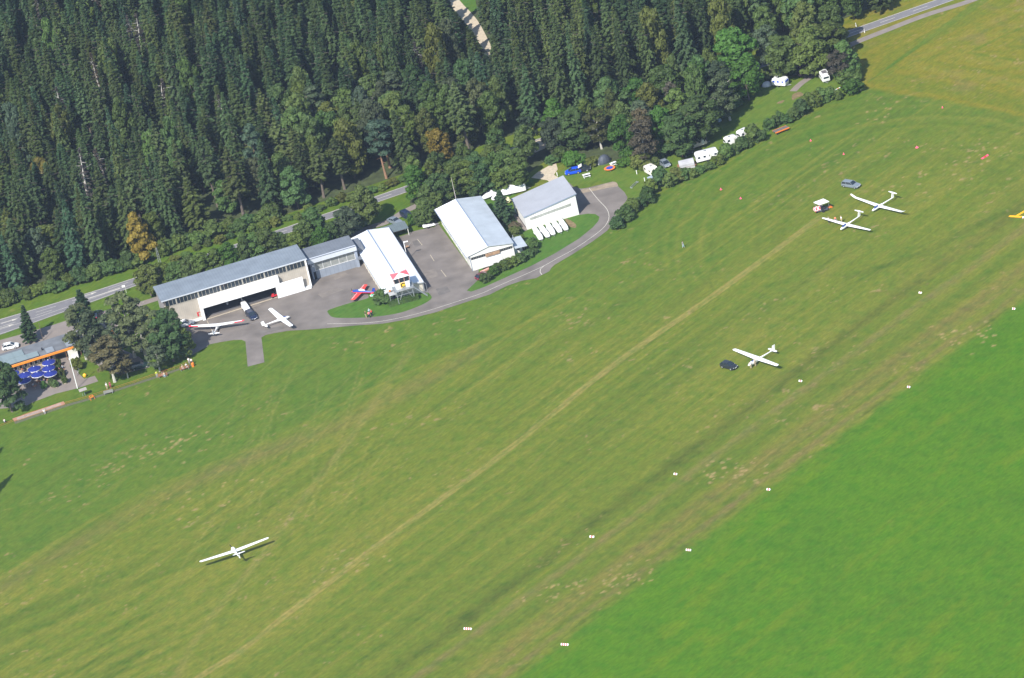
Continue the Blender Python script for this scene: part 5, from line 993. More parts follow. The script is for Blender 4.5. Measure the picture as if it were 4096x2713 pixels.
# ================================================================= AIRCRAFT
def wing(mb,root,span,c0,c1,dih,sweep=0,sgn=1,th=.13,tip=0.,tipc=None,mi=0):
    """half wing: ellipse-like sections from root outwards; x forward"""
    secs=[]; fr=[0,.5,.85,.97,1.0]
    for f in fr:
        c=c0+(c1-c0)*f; c=c if f<.98 else c*.55; y=root[1]+sgn*span*f; z=root[2]+dih*span*f+ (tip*max(0,(f-.85)/.15)**2); x=root[0]-sweep*span*f; t=th*c
        secs.append([(x+c*.35,y,z),(x+c*.18,y,z+t*.55),(x-c*.2,y,z+t*.5),(x-c*.65,y,z+.01),(x-c*.2,y,z-t*.18),(x+c*.18,y,z-t*.32)])
    return mb.loft(secs,mi)
def fuselage(stations):
    """stations: x, z centre, half width, half height"""
    return MB().loft([[(x,hw*math.cos(k*math.pi/5),z+hh*math.sin(k*math.pi/5)) for k in range(10)] for x,z,hw,hh in stations])
gw=mat('gelcoat_white',(.82,.82,.82),.25,var=.02,spec=.5); canopy=mat('tinted_canopy',(.05,.08,.22),.08,var=.1,spec=.7)
def glider(center_px,heading,label,span,fl,ttail=True,z=.85,roll=0.,winglet=0,c0=.9,c1=.38,dih=.045,high=0.,wing_tip=None,canopy_x=1.0,z0=0.,name='glider',fat=1.,oldfin=False,tipdown=0):
    g=G(*center_px,z+z0); r=empty(name,(g[0],g[1],z0),heading,label,'glider'); r.rotation_euler=(roll,0,heading)
    nose=fl*.31; tail=-fl*.69
    st=[(nose,.62,.05,.05),(nose-.25,.64,.2*fat,.2*fat),(nose-.9,.7,.33*fat,.38*fat),(.4,.75,.34*fat,.42*fat),(-.5,.78,.27*fat,.32*fat),(-1.4,.84,.16*fat,.19*fat),(tail*.6,.9,.12,.14),(tail+.1,.95,.09,.12)]
    fm=fuselage(st).build('fuselage',gw,r,True)
    MB().loft([[(x,hw*math.cos(k*math.pi/4-0),zc+hh*math.sin(k*math.pi/4)) for k in range(5)] for x,zc,hw,hh in [(nose-.45,.78,.14,.10),(nose-.8,.88,.27,.24),(nose-1.3,.96,.29,.32),(nose-1.9,.98,.26,.28),(.28,.98,.14,.16)]]).build('canopy',canopy,r,True)
    for s in (-1,1):
        wo_=wing(MB(),(0.05,0,z+high),span/2,c0,c1,dih,.0,s,tip=winglet).build('wing',gw,r,True)
        if wing_tip:
            f0,f1=.66,1.0; m=MB(); ya,yb=s*span/2*f0,s*span/2*.97; ca=c0+(c1-c0)*f0; cb=c0+(c1-c0)*.97; zz0=z+high+dih*span/2*f0; zz1=z+high+dih*span/2*.97
            m.add([(.05-ca*.35,ya,zz0+.1),(.05-ca*.67,ya,zz0+.03),(.05-cb*.67,yb,zz1+.03),(.05-cb*.35,yb,zz1+.07)],[(0,1,2,3)]); m.build('aileron',wing_tip,wo_)
            m=MB(); yb2=s*span/2*.9; m.add([(.05+cb*.3,s*span/2*.93,zz1+.06),(.05-cb*.67,s*span/2*.93,zz1+.035),(.05-cb*.4,s*span/2*1.01,zz1+.06),(.05+cb*.2,s*span/2*1.01,zz1+.06)],[(0,1,2,3)]); m.build('wing_tip',wing_tip,wo_)
    if ttail:
        MB().loft([[(tail+.75-.0,-.05,.95),(tail+.75,.05,.95),(tail-.12,.03,.95),(tail-.12,-.03,.95)],[(tail+.3,-.04,2.1),(tail+.3,.04,2.1),(tail-.28,.02,2.1),(tail-.28,-.02,2.1)]]).build('fin',gw,r)
        zt=2.14
        m=MB(); [wing(m,(tail+.1,0,zt),1.35,.55,.3,0,.02,s,.1) for s in (-1,1)]; m.build('tailplane',gw,r,True)
    else:
        MB().loft([[(tail+.5,-.05,.95),(tail+.5,.05,.95),(tail-.35,.03,.95),(tail-.35,-.03,.95)],[(tail+.25,-.04,2.0),(tail+.25,.04,2.0),(tail-.5,.02,2.0),(tail-.5,-.02,2.0)]]).build('fin',gw,r)
        m=MB(); [wing(m,(tail+.45,0,1.0),1.35,.75,.5,0,.02,s,.1) for s in (-1,1)]; m.build('tailplane',gw,r,True)
    MB().tube([(-.15,-.08,.22),(-.15,.08,.22)],.22,12).build('wheel',black,r)
    MB().tube([(tail+.5,-.04,.75),(tail+.5,.04,.6)],.1,8).build('tail_skid',black,r)
    return r
# launch point gliders
a,b=ZE(1010,520),ZE(1860,795); n_,t_=ZE(1315,772),ZE(1640,610); wd=hd(b,a,1.2); ctr=ZE(1440,690)
def head_from(l,r_,z=1.2): # heading perpendicular to wing, l= tip on the port side
    return hd(r_,l,z)-math.pi/2
h_=head_from(ZE(1860,795),ZE(1040,545)); glider(ctr,h_,'large white T-tailed glider with upturned wing tips, farthest up the field',18.0,6.9,winglet=.55,c0=1.15,c1=.5,dih=.05)
h_=head_from(ZE(1300,1065),ZE(530,870)); glider(ZE(930,985),h_,'white T-tailed glider with three people at its wing',14.9,6.7,dih=.03,c0=1.1,c1=.5)
ZG=lambda x,y:(2800+x/4.736,1300+y/4.736)
h_=head_from(ZG(1470,805),ZG(640,500)); glider(ZG(1060,668),h_,'white high winged glider with low tail standing beside the dark hatchback',14.6,7.6,ttail=False,high=.55,c0=1.35,c1=.8,dih=.02,fat=1.25)
ZH=lambda x,y:(600+x/7.84,1150+y/7.84); ZI=lambda x,y:(900+x/7.84,1150+y/7.84)
h_=head_from(ZH(1240,1265),ZI(600,1090)); glider(ZH(2112,1232),h_,'old white glider with red wing tips in front of the long hangar',13.2,5.6,ttail=False,high=.55,c0=1.5,c1=.75,dih=.055,wing_tip=mat('bright_red',(.75,.02,.05),.4),fat=1.1)
h_=head_from(ZI(1310,600),ZI(2110,1245)); glider(ZI(1770,985),h_,'white glider with large tail surfaces parked on the open apron',12.6,6.6,ttail=False,high=.35,c0=1.45,c1=.95,dih=.02,fat=1.15)
ZJ=lambda x,y:(750+x/5.92,2100+y/5.92)
h_=head_from(ZJ(380,820),ZJ(1820,318),1.5); mg=glider(ZJ(1110,610),h_,'white motor glider flying just above the grass at lower left',15.4,6.2,ttail=True,z=.8,z0=.9,c0=1.3,c1=.7,dih=.035,fat=1.45,name='motor_glider')
nx_=6.2*.31
MB().tube([(nx_-.05,0,.62),(nx_+.18,0,.62)],[.12,.03],8).build('spinner',white,mg)
m=MB(); m.add([(nx_+.06,-.07,.62),(nx_+.1,.07,.62),(nx_+.1,.35,1.4),(nx_+.06,.2,1.45),(nx_+.04,-.07,.62),(nx_+.08,.07,.62),(nx_+.08,.35,1.4),(nx_+.04,.2,1.45)],[(0,1,2,3),(7,6,5,4),(0,4,5,1),(1,5,6,2),(2,6,7,3),(3,7,4,0)]); m.add([(nx_+.06,.07,.62),(nx_+.1,-.07,.62),(nx_+.1,-.35,-.16),(nx_+.06,-.2,-.2),(nx_+.04,.07,.62),(nx_+.08,-.07,.62),(nx_+.08,-.35,-.16),(nx_+.04,-.2,-.2)],[(0,1,2,3),(7,6,5,4),(0,4,5,1),(1,5,6,2),(2,6,7,3),(3,7,4,0)]); m.build('propeller',black,mg)
# glider wing glimpsed in the dark hangar
g=np.array(o1)+np.array([math.cos(AZ)*-19.5-math.sin(AZ)*4.2,math.sin(AZ)*-19.5+math.cos(AZ)*4.2,0]); gp=P((g[0],g[1],.85)); glider(gp,AZ-math.pi/2-.1,'grey white glider standing in the dark of the long hangar',11,6.2,c0=.9,c1=.4)
# aerobatic aeroplane
g=G(*(1380+580/9.22,1120+450/9.22),.9); hA=hd((1380+1050/9.22,1120+455/9.22),(1380+330/9.22,1120+450/9.22),1.0)
r=empty('aeroplane',(g[0],g[1],0),hA,'small red and blue aerobatic aeroplane with tail wheel on the apron','aeroplane')
ared=mat('aero_red',(.72,.06,.04),.3,var=.03); ablue=mat('aero_blue',(.02,.06,.32),.3,var=.03)
m=fuselage([(2.0,1.05,.22,.22),(1.8,1.05,.36,.38),(.9,1.08,.40,.46),(-.4,1.05,.36,.44),(-1.6,.95,.24,.32),(-3.4,.85,.07,.14)])
m.m=[1 if (i%10) in (0,1,2) else 0 for i in range(len(m.m))]; m.build('fuselage',[ared,ablue],r,True)
for s in (-1,1):
    wo_=wing(MB(),(.55,s*.2,.85),3.55,1.45,1.05,.01,.0,s,.14).build('wing',ared if s==1 else ared,r,True)
    MB().add([(.72,s*.7,1.03),(.2,s*.7,1.03),(.2,s*3.3,1.0),(.62,s*3.3,1.0)],[(0,1,2,3)]).build('wing_stripe',white,wo_) if False else None
    st_=MB(); st_.box(.62,.7,min(s*.6,s*3.5),max(s*.6,s*3.5),.97,1.0); st_.build('wing_stripe',white,wo_)
    MB().tube([(1.1,s*.35,.7),(1.15,s*.85,.28)],.05,6).build('undercarriage_leg',white,r); wl=MB().tube([(1.15,s*.85-.07,.24),(1.15,s*.85+.07,.24)],.24,12).build('wheel',black,r); MB().box(.85,1.45,s*.85-.09,s*.85+.09,.28,.46).build('wheel_fairing',white,wl)
m=MB(); [wing(m,(-3.1,s*.05,.95),1.2,.8,.55,0,.0,s,.1) for s in (-1,1)]; m.build('tailplane',ared,r)
MB().loft([[(-2.75,-.05,.9),(-2.75,.05,.9),(-3.75,.03,.7),(-3.75,-.03,.7)],[(-3.3,-.03,2.0),(-3.3,.03,2.0),(-3.85,.02,2.0),(-3.85,-.02,2.0)]]).build('fin',ablue,r)
MB().loft([[(x,hw*math.cos(k*math.pi/4),1.3+hh*math.sin(k*math.pi/4)) for k in range(5)] for x,hw,hh in [(.6,.1,.1),(.3,.26,.38),(-.4,.28,.5),(-1.2,.1,.2)]]).build('canopy',mat('pale_canopy',(.45,.55,.6),.1),r,True)
MB().tube([(2.0,0,1.05),(2.35,0,1.05)],[.2,.04],10).build('spinner',ared,r)
m=MB()
for an in (1.35,3.44,5.53):
    c_,s_=math.cos(an),math.sin(an); m.add([(2.08,.07*-s_,1.05+.07*c_),(2.14,-.07*-s_,1.05-.07*c_),(2.12,c_*1.0-.05*s_,1.05+s_*1.0+.05*c_),(2.1,c_*.95+.08*s_,1.05+s_*.95-.08*c_)],[(0,1,2,3),(3,2,1,0)])
m.build('propeller',black,r)
# ================================================================= PEOPLE
def skin_mesh(name,verts,edges,root=0):
    me=bpy.data.meshes.new(name+'_cage'); me.from_pydata([v[:3] for v in verts],edges,[]); o=bpy.data.objects.new(name+'_cage',me); COL.objects.link(o)
    md=o.modifiers.new('s','SKIN'); sk_=me.skin_vertices[0].data if me.skin_vertices else None
    if sk_ is None:
        bm=bmesh.new(); bm.from_mesh(me); bm.verts.layers.skin.verify(); bm.to_mesh(me); bm.free(); sk_=me.skin_vertices[0].data
    for i,v in enumerate(verts): sk_[i].radius=(v[3],v[4] if len(v)>4 else v[3]); sk_[i].use_root=(i==root)
    s2=o.modifiers.new('u','SUBSURF'); s2.levels=1; s2.render_levels=1
    dg=bpy.context.evaluated_depsgraph_get(); out=bpy.data.meshes.new_from_object(o.evaluated_get(dg)); out.name=name; bpy.data.objects.remove(o); out.polygons.foreach_set('use_smooth',[True]*len(out.polygons)); return out
def figure(pose):
    """body, shirt, trousers, hair meshes for a pose; person faces +x"""
    sit=pose=='sit'; hz=.5 if sit else .95; V=[];E=[]
    def v(x,y,z,r,r2=None): V.append((x,y,z,r,r2 or r)); return len(V)-1
    pel=v(0,0,hz,.14,.11); wa=v(0,0,hz+.17,.13,.10); ch=v(.01,0,hz+.38,.15,.11); ne=v(.01,0,hz+.56,.055); hb0=v(.02,0,hz+.63,.075,.085); hb=v(.03,0,hz+.72,.095,.08); ht_=v(.02,0,hz+.79,.06)
    E+=[(pel,wa),(wa,ch),(ch,ne),(ne,hb0),(hb0,hb),(hb,ht_)]; no=v(.13,0,hz+.70,.012); E.append((hb,no))
    arms=[];legs=[]
    for s in (-1,1):
        sh=v(0,s*.17,hz+.47,.06); 
        if pose=='reach' : el=v(.2,s*.22,hz+.30,.042); wr=v(.42,s*.2,hz+.30,.028); pa=v(.50,s*.2,hz+.30,.03,.018); dx,dz=1,0
        elif sit: el=v(.06,s*.24,hz+.22,.042); wr=v(.28,s*.18,hz+.16,.028); pa=v(.36,s*.17,hz+.15,.03,.018); dx,dz=1,0
        elif pose=='hips': el=v(-.06,s*.32,hz+.2,.042); wr=v(.06,s*.18,hz+.07,.028); pa=v(.1,s*.13,hz+.02,.03,.018); dx,dz=.6,-.8
        else: el=v(-.02,s*.23,hz+.17,.042); wr=v(.05,s*.24,hz-.07,.028); pa=v(.07,s*.24,hz-.15,.03,.018); dx,dz=.25,-1
        E+=[(ch,sh),(sh,el),(el,wr),(wr,pa)]; arms.append((sh,el,wr))
        for k,(off_,ln_) in enumerate(((-.026,.065),(-.009,.075),(.009,.072),(.026,.055))):
            f1=v(V[pa][0]+dx*.04,V[pa][1]+off_,V[pa][2]+dz*.04,.009); f2=v(V[pa][0]+dx*(.04+ln_),V[pa][1]+off_*1.1-s*.01,V[pa][2]+dz*(.03+ln_)-.01*abs(dx),.007); E+=[(pa,f1),(f1,f2)]
        th_=v(V[pa][0]+.03,V[pa][1]-s*.045,V[pa][2]+.01,.010); E.append((pa,th_))
        hp=v(0,s*.09,hz-.04,.095)
        st_=0.12*s if pose=='walk' else 0.
        if sit: kn=v(.42,s*.12,hz+.02,.06); an_=v(.42,s*.12,.09,.04); fo=v(.55,s*.13,.04,.035,.03)
        else: kn=v(.02+st_,s*.10,.50,.058); an_=v(-.0+st_*1.3,s*.11,.09,.038); fo=v(.14+st_*1.3,s*.13,.04,.038,.03)
        E+=[(pel,hp),(hp,kn),(kn,an_),(an_,fo)]; legs.append((hp,kn,an_))
    body=skin_mesh('person',V,E)
    g_=lambda i,k=1.22:(V[i][0],V[i][1],V[i][2],V[i][3]*k+.008,V[i][4]*k+.008)
    mid=lambda i,j,t,k:(V[i][0]*(1-t)+V[j][0]*t,V[i][1]*(1-t)+V[j][1]*t,V[i][2]*(1-t)+V[j][2]*t,(V[i][3]*(1-t)+V[j][3]*t)*k+.01)
    sv=[g_(pel,1.12),g_(wa),g_(ch,1.12),(V[ne][0],0,V[ne][2]-.04,.075)]; se=[(0,1),(1,2),(2,3)]
    for sh,el,wr in arms: sv+=[g_(sh,1.25),mid(sh,el,.8,1.35)]; n=len(sv); se+=[(2,n-2),(n-2,n-1)]
    shirt=skin_mesh('shirt',sv,se); tv=[(0,0,hz+.03,.15,.125)]; te=[]
    for hp,kn,an_ in legs: tv+=[g_(hp,1.15),g_(kn,1.2),mid(kn,an_,.85,1.35)]; n=len(tv); te+=[(0,n-3),(n-3,n-2),(n-2,n-1)]
    trou=skin_mesh('trousers',tv,te)
    hm=bmesh.new(); bmesh.ops.create_uvsphere(hm,u_segments=10,v_segments=7,radius=.108)
    for q in hm.verts: q.co=Vector((q.co.x*1.02+.01,q.co.y*.9,max(q.co.z,-.03)*1.0+hz+.745))
    hair=bpy.data.meshes.new('hair'); hm.to_mesh(hair); hm.free()
    em=MB()
    for s in (-1,1): em.box(.118,.128,s*.035-.012,s*.035+.012,hz+.725,hz+.738)
    em.box(.112,.122,-.022,.022,hz+.66,hz+.667); eyes=em.mesh('face')
    return body,shirt,trou,hair,eyes
FIG={p:figure(p) for p in ('stand','hips','walk','reach','sit')}
skin=mat('skin',(.50,.30,.21),.6,var=.04)
CL=dict(white=(.75,.75,.75),black=(.02,.02,.025),beige=(.45,.37,.26),grey=(.3,.3,.32),red=(.75,.05,.05),pink=(.85,.18,.22),orange=(.75,.22,.10),blue=(.05,.1,.35),darkblue=(.02,.03,.09),darkred=(.3,.03,.07),green=(.5,.62,.05),lightblue=(.35,.5,.62),yellow=(.8,.65,.1),brownhair=(.06,.035,.02),greyhair=(.35,.34,.32),fairhair=(.35,.24,.12))
def cloth(n): return mat('cloth_'+n,CL[n],.85,var=.08,scale=4)
def person(px,face,pose,top,bottom,hair,label,z=0.):
    """px: photo pixel of the feet; face: heading"""
    g=G(*px,z); r=empty('person',(g[0],g[1],z),face,label,'person'); b,s,t,h,e=FIG[pose]
    for me,nm,m_ in ((b,'body',skin),(s,'shirt',cloth(top)),(t,'trousers',cloth(bottom)),(h,'hair',cloth(hair)),(e,'face',cloth('brownhair'))):
        if not me.materials: me.materials.append(m_)
        o=bpy.data.objects.new(nm,me); COL.objects.link(o); o.parent=r; o.material_slots[0].link='OBJECT'; o.material_slots[0].material=m_
    return r
ZK=lambda x,y:(1380+x/9.22,1120+y/9.22)
person(ZK(790,1405),0.3,'hips','black','beige','fairhair','person in black top and beige trousers, leftmost of the group on the lawn')
person(ZK(925,1300),-1.4,'stand','lightblue','darkblue','greyhair','person in pale striped shirt at the back of the group on the lawn')
person(ZK(915,1410),1.6,'hips','pink','darkblue','brownhair','person in a pink shirt at the front of the group on the lawn')
person(ZK(1010,1345),2.6,'hips','red','darkblue','fairhair','person in a bright red shirt, rightmost of the group on the lawn')
person((2734,992),-.6,'walk','grey','lightblue','brownhair','lone person walking across the open airfield')
person((3317,896),-.4,'reach','white','darkblue','greyhair','person in a white shirt holding the wing tip of the glider')
person((3344,893),-1.6,'stand','orange','blue','brownhair','person in an orange shirt standing behind the glider wing')
person((3368,891),-2.6,'walk','white','beige','fairhair','person in a pale top walking behind the glider wing')
person(ZG(968,830),1.4,'reach','white','beige','brownhair','person standing at the nose of the high winged glider')
person(ZG(1058,785),2.4,'stand','beige','beige','fairhair','person beside the cockpit of the high winged glider')
person(ZB(615,1222),-1.2,'stand','white','beige','greyhair','person in black and white under the brown grey tree')
person(ZB(680,1200),-1.8,'stand','darkred','darkred','brownhair','person dressed in dark red under the brown grey tree')
person(ZB(1665,975),-1.3,'sit','darkblue','grey','brownhair','person in dark top sitting at the fence beside the small grey tree')
person(ZB(1700,985),-1.5,'sit','beige','lightblue','fairhair','person in a light top sitting right of the dark dressed one at the fence')
person(ZB(1562,1000),-1.3,'stand','green','grey','brownhair','small person in a yellow green top by the fence')
person(ZB(2045,850),-1.2,'sit','beige','grey','greyhair','person in a beige top sitting at the fence near the apron')
person(ZB(2118,820),-1.2,'sit','white','lightblue','greyhair','person in a white top sitting at the fence near the apron')
person(ZB(2172,745),-1.5,'stand','white','grey','brownhair','person in a white top standing behind the seated ones')
person(ZB(2222,758),-1.9,'stand','white','black','brownhair','person in black and white standing right of the seated ones')
person(ZL(800,1368),-1.2,'sit','white','grey','greyhair','person in white sitting at the clay court edge')
ZM=lambda x,y:(3200+x/7.84,750+y/7.84)
person(ZM(700,690),-1.,'sit','white','darkred','brownhair','person sitting under the launch canopy')
for (x,y,t_,lab) in [(745,800,'blue','person in blue sitting in front of the terrace umbrellas'),(610,770,'red','person in red sitting under the terrace umbrellas'),(1130,560,'lightblue','person in pale blue sitting at the right side of the terrace'),(605,885,'lightblue','person in pale blue at the lower edge of the terrace'),(1075,610,'darkred','person in dark red sitting among the plant tubs'),(410,610,'orange','person in orange near the restaurant door'),(800,790,'beige','person in beige sitting at a table below the umbrellas'),(90,1530,'white','person in white sitting in the shade at lower left of the terrace'),(400,1000,'darkblue','person in dark clothes sitting in the tree shade on the terrace')]:
    person(ZL(x,y+14),RS.rand()*6,'sit',t_,'darkblue' if t_!='darkblue' else 'grey','brownhair',lab,.0)
# ================================================================= TERRACE
umb=mat('umbrella_blue',(.010,.022,.19),.7,var=.08); umw=mat('umbrella_valance',(.7,.7,.72),.7)
def umbrella(px,label,m_=umb,R=1.6,closed=False):
    g=G(*px,2.25); r=empty('umbrella',(g[0],g[1],.04),RS.rand(),label,'umbrella','blue umbrellas on the terrace' if not closed else None)
    MB().tube([(0,0,0),(0,0,2.7)],.035,6).build('pole',steel,r); MB().tube([(0,0,0),(0,0,.1)],.3,10).build('base',paving,r)
    n=12; rr=R if not closed else .45; m=MB(); ring_=[(rr*math.cos(k*2*math.pi/n),rr*math.sin(k*2*math.pi/n),2.12 if not closed else .9) for k in range(n)]; m.add(ring_+[(0,0,2.72)],[(k,(k+1)%n,n) for k in range(n)]); m.build('canopy',m_,r)
    if not closed:
        m=MB(); lo_=[(x*1.005,y*1.005,z-.16) for x,y,z in ring_]; up_=[(x*1.005,y*1.005,z) for x,y,z in ring_]; m.add(up_+lo_,[(k,(k+1)%n,n+(k+1)%n,n+k) for k in range(n)]); m.build('valance',[umw],r)
        MB().tube([(0,0,2.68),(0,0,2.86)],[.12,.06],8).build('cap',umw,r)
        for k in range(0,n,2): MB().tube([(0,0,2.62),(rr*.97*math.cos(k*2*math.pi/n),rr*.97*math.sin(k*2*math.pi/n),2.1)],.015,4).build('rib',steel,r)
    return r
for (x,y,lab) in [(868,438,'blue umbrella nearest the restaurant wall, top of the right column'),(612,555,'blue umbrella left of the one at the restaurant wall'),(865,545,'blue umbrella in the middle of the right column'),(440,665,'blue umbrella in the left middle of the terrace'),(672,655,'blue umbrella at the centre of the group'),(900,642,'lowest blue umbrella of the right column'),(435,768,'lowest blue umbrella at the lower left of the group'),(228,640,'blue umbrella half in the tree shade at far left')]:
    umbrella(ZL(x,y),lab)
umbrella(ZL(262,775),'closed pale blue umbrella in the tree shade',mat('umbrella_pale',(.25,.38,.45),.7),closed=True)
def table_set(px,rz,label,m_=wood):
    g=G(*px); r=empty('table',(g[0],g[1],.04),rz,label,'table','tables on the terrace'); MB().tube([(0,0,.7),(0,0,.74)],.5,12).build('table_top',m_,r); MB().tube([(0,0,0),(0,0,.7)],.05,6).build('leg',steel,r); return r
for (x,y) in [(700,830),(520,850),(640,910),(880,800),(1140,620),(560,720),(780,700),(380,980),(1010,720),(460,880)]: table_set(ZL(x,y+10),0,'small round wooden table among the terrace umbrellas')
gT='plant tubs on the terrace'
for (x,y,h,r_,c) in [(795,880,1.5,.75,'bright'),(940,840,1.7,.95,'fir'),(1010,850,1.4,.8,'oak'),(1170,780,1.6,.8,'beech'),(1070,700,1.6,.7,'olive'),(1130,650,1.5,.65,'olive'),(1060,480,1.5,.7,'olive'),(1060,560,1.3,.6,'olive')]:
    g=G(*ZL(x,y+45)); rt=tree('bush',(g[0],g[1]),h+.4,r_,'leafy shrub in a stone tub on the terrace',group=gT,colour=c,name='potted_plant',cat='plant'); 
    m=MB(); m.tube([(0,0,0),(0,0,.4)],[.9,1.1],12); pt=m.build('tub',mat('stone_tub',(.4,.36,.28),.8),rt)
# flag pole, lamps, poles, posts
def pole(px,h,rad,label,m_,name='pole',cat='pole',top=None):
    g=G(*px); r=empty(name,(g[0],g[1],0),0,label,cat); MB().tube([(0,0,0),(0,0,h)],[rad,rad*.7],8).build('pole',m_,r); return r
fp=pole((310,1554),7.5,.11,'tall white flagpole at the terrace corner',white,'flagpole','flagpole'); MB().tube([(0,0,7.5),(0,0,7.75)],.2,8).build('top_knob',white,fp)
lp=pole((1631,1041),4.7,.1,'white lamp post beside the tower hall',white,'lamp_post','lamp post'); MB().box(-.1,1.0,-.15,.15,4.65,4.8).build('lamp_head',white,lp)
pole((1326.5,954),2.6,.08,'short pale pole behind the grey middle hangar',offwhite)
pole((173,1362),4.6,.08,'thin dark pole behind the restaurant',bark)
lt=empty('lattice_mast',tuple(G(643,1066)),0,'grey lattice mast in the bushes above the long hangar','mast'); m=MB()
for s,t in ((-1,-1),(-1,1),(1,-1),(1,1)): m.tube([(s*.35,t*.35,0),(s*.12,t*.12,5)],.04,4)
for i in range(7):
    z=i*.7; w0=.35-.23*z/5; w1=.35-.23*(z+.7)/5; m.tube([(-w0,-w0,z),(w1,-w1,z+.7)],.025,4); m.tube([(w0,w0,z),(-w1,w1,z+.7)],.025,4)
m.build('lattice',steel,lt)
sg_=empty('road_sign',tuple(G(506,1172)),0,'white road sign at the road beside the hangar','sign'); MB().tube([(0,0,0),(0,0,1.9)],.05,6).build('post',offwhite,sg_); MB().box(-.7,.05,-.03,.03,1.6,2.1).build('sign_plate',white,sg_)
for (x,y,lab) in [(3425,107,'white marker post with dark cap on the forest side of the road'),(3459,131,'white marker post with dark cap on the path side of the road'),(3443,361,'white post at the corner of the hay field'),(2230,705,'thin white post at the back of the grey roofed hall'),(2548,697,'short white post left of the cream caravan'),(2580,727,'short white post below the cream caravan')]:
    g=G(x,y); r=empty('marker_post',(g[0],g[1],0),0,lab,'post'); MB().tube([(0,0,0),(0,0,1.0)],.1,6).build('post',white,r)
    if x>3420 and y<200: MB().tube([(0,0,.66),(0,0,.82)],.105,6).build('cap_band',black,r)
# information board, court, rope fence
g=G(*ZL(1508,1048)); r=empty('info_board',(g[0],g[1],0),hd((300,1580),(360,1560)),'small roofed board on the grass below the flagpole','board'); 
for x in (-.25,.25): MB().box(x-.05,x+.05,-.05,.05,0,1.7).build('post',mat('green_grey_wood',(.22,.28,.24),.8),r)
slab(-.9,.9,-.6,.1,1.55,1.55,1.95,1.95,.05).build('roof',mat('shingle',(.26,.24,.23),.8),r); slab(-.9,.9,.1,.6,1.95,1.95,1.6,1.6,.05).build('roof',mat('shingle',(.26,.24,.23),.8),r)
a,b,c_,d_=[np.array(G(*ZL(*p))[:2]) for p in [(225,1462),(1140,1152),(1196,1222),(242,1515)]]
hC=math.atan2(*(b-a)[::-1]); LC_=np.linalg.norm(b-a); WC=abs(np.cross((b-a)/LC_,d_-a)); r=empty('clay_court',(a[0],a[1],0),hC,'long narrow bowling lane with a red border beside the fence','court')
MB().box(.15,LC_-.15,-WC+.15,-.15,0,.06).build('lane',mat('lane_gravel',(.33,.27,.235),.9),r)
for bx in [(0,LC_,-.15,0),(0,LC_,-WC,-WC+.15),(0,.8,-WC+.151,-.151),(LC_-.8,LC_,-WC+.151,-.151)]: MB().box(*bx,0,.12 if bx[1]-bx[0]>1 else .09).build('border',mat('red_border',(.36,.19,.13),.8),r)
FN=[(0,1712),(58,1690),(100,1668)]+[(268,1620),(360,1594),(459,1561),(540,1535),(627,1505),(700,1481),(760,1457),(776,1450)]
gp_=[G(*p) for p in FN]; r=empty('rope_fence',(0,0,0),0,'low orange rope fence between the terrace lawn and the airfield','fence')
rope=mat('orange_rope',(.55,.16,.05),.7); m=MB(); m.tube([(p[0],p[1],.75) for p in gp_],.022,4); m.build('rope',rope,r); m=MB(); m.tube([(p[0],p[1],.4) for p in gp_],.015,4); m.build('rope',rope,r)
for i in range(len(gp_)-1):
    n=max(1,int(np.linalg.norm(gp_[i+1]-gp_[i])/4.5))
    for k in range(n): q=gp_[i]+(gp_[i+1]-gp_[i])*k/n; MB().tube([(q[0],q[1],0),(q[0],q[1],.85)],.03,5).build('post',wood,r)
def bench2(px,h_,label,m_): 
    g=G(*px); r=empty('bench',(g[0],g[1],0),h_,label,'bench'); MB().box(-1.1,1.1,-.25,.25,.42,.48).build('seat',m_,r); MB().box(-1.1,1.1,.25,.3,.5,.9).build('backrest',m_,r)
    for x in (-.9,.9): MB().box(x-.05,x+.05,-.2,.25,0,.42).build('leg',steel,r)
bench2(ZB(1670,990),hd(ZB(1600,990),ZB(1740,960)),'wooden bench with two people at the rope fence',wood); bench2(ZB(640,1310),hd(ZB(570,1325),ZB(710,1290)),'empty grey bench at the rope fence',mat('grey_boards2',(.22,.22,.2),.8)); bench2(ZB(2085,852),hd(ZB(2045,860),ZB(2130,835)),'wooden bench with two people near the apron',wood)
g=G(*ZB(325,1410)); r=empty('play_rocker',(g[0],g[1],0),.4,'small red and yellow play frame at the rope fence','play frame'); 
for x,y in ((-.5,-.5),(.5,-.5),(-.5,.5),(.5,.5)): MB().tube([(x,y,0),(x*.8,y*.8,.8)],.05,5).build('leg',orange,r)
MB().tube([(-.4,-.4,.8),(.4,-.4,.8),(.4,.4,.8),(-.4,.4,.8),(-.4,-.4,.8)],.06,5).build('ring',orange,r); MB().box(-.2,.2,-.2,.2,.5,.6).build('seat',yellow,r)
g=G(*ZB(190,985)); r=empty('ball_bin',(g[0],g[1],0),0,'round yellow bin on the grass beside the terrace path','bin'); MB().tube([(0,0,0),(0,0,.3),(0,0,.6),(0,0,.8)],[.25,.42,.42,.2],12).build('body',yellow,r); MB().tube([(0,0,.8),(0,0,.9)],[.2,.08],10).build('lid',yellow,r)
g=G(*ZB(2240,790)); r=empty('waste_bin',(g[0],g[1],0),0,'orange bin at the right end of the rope fence','bin'); MB().tube([(0,0,0),(0,0,.9)],[.28,.34],10).build('body',orange,r); MB().tube([(0,0,.9),(0,0,1.0)],[.34,.2],10).build('lid',orange,r)
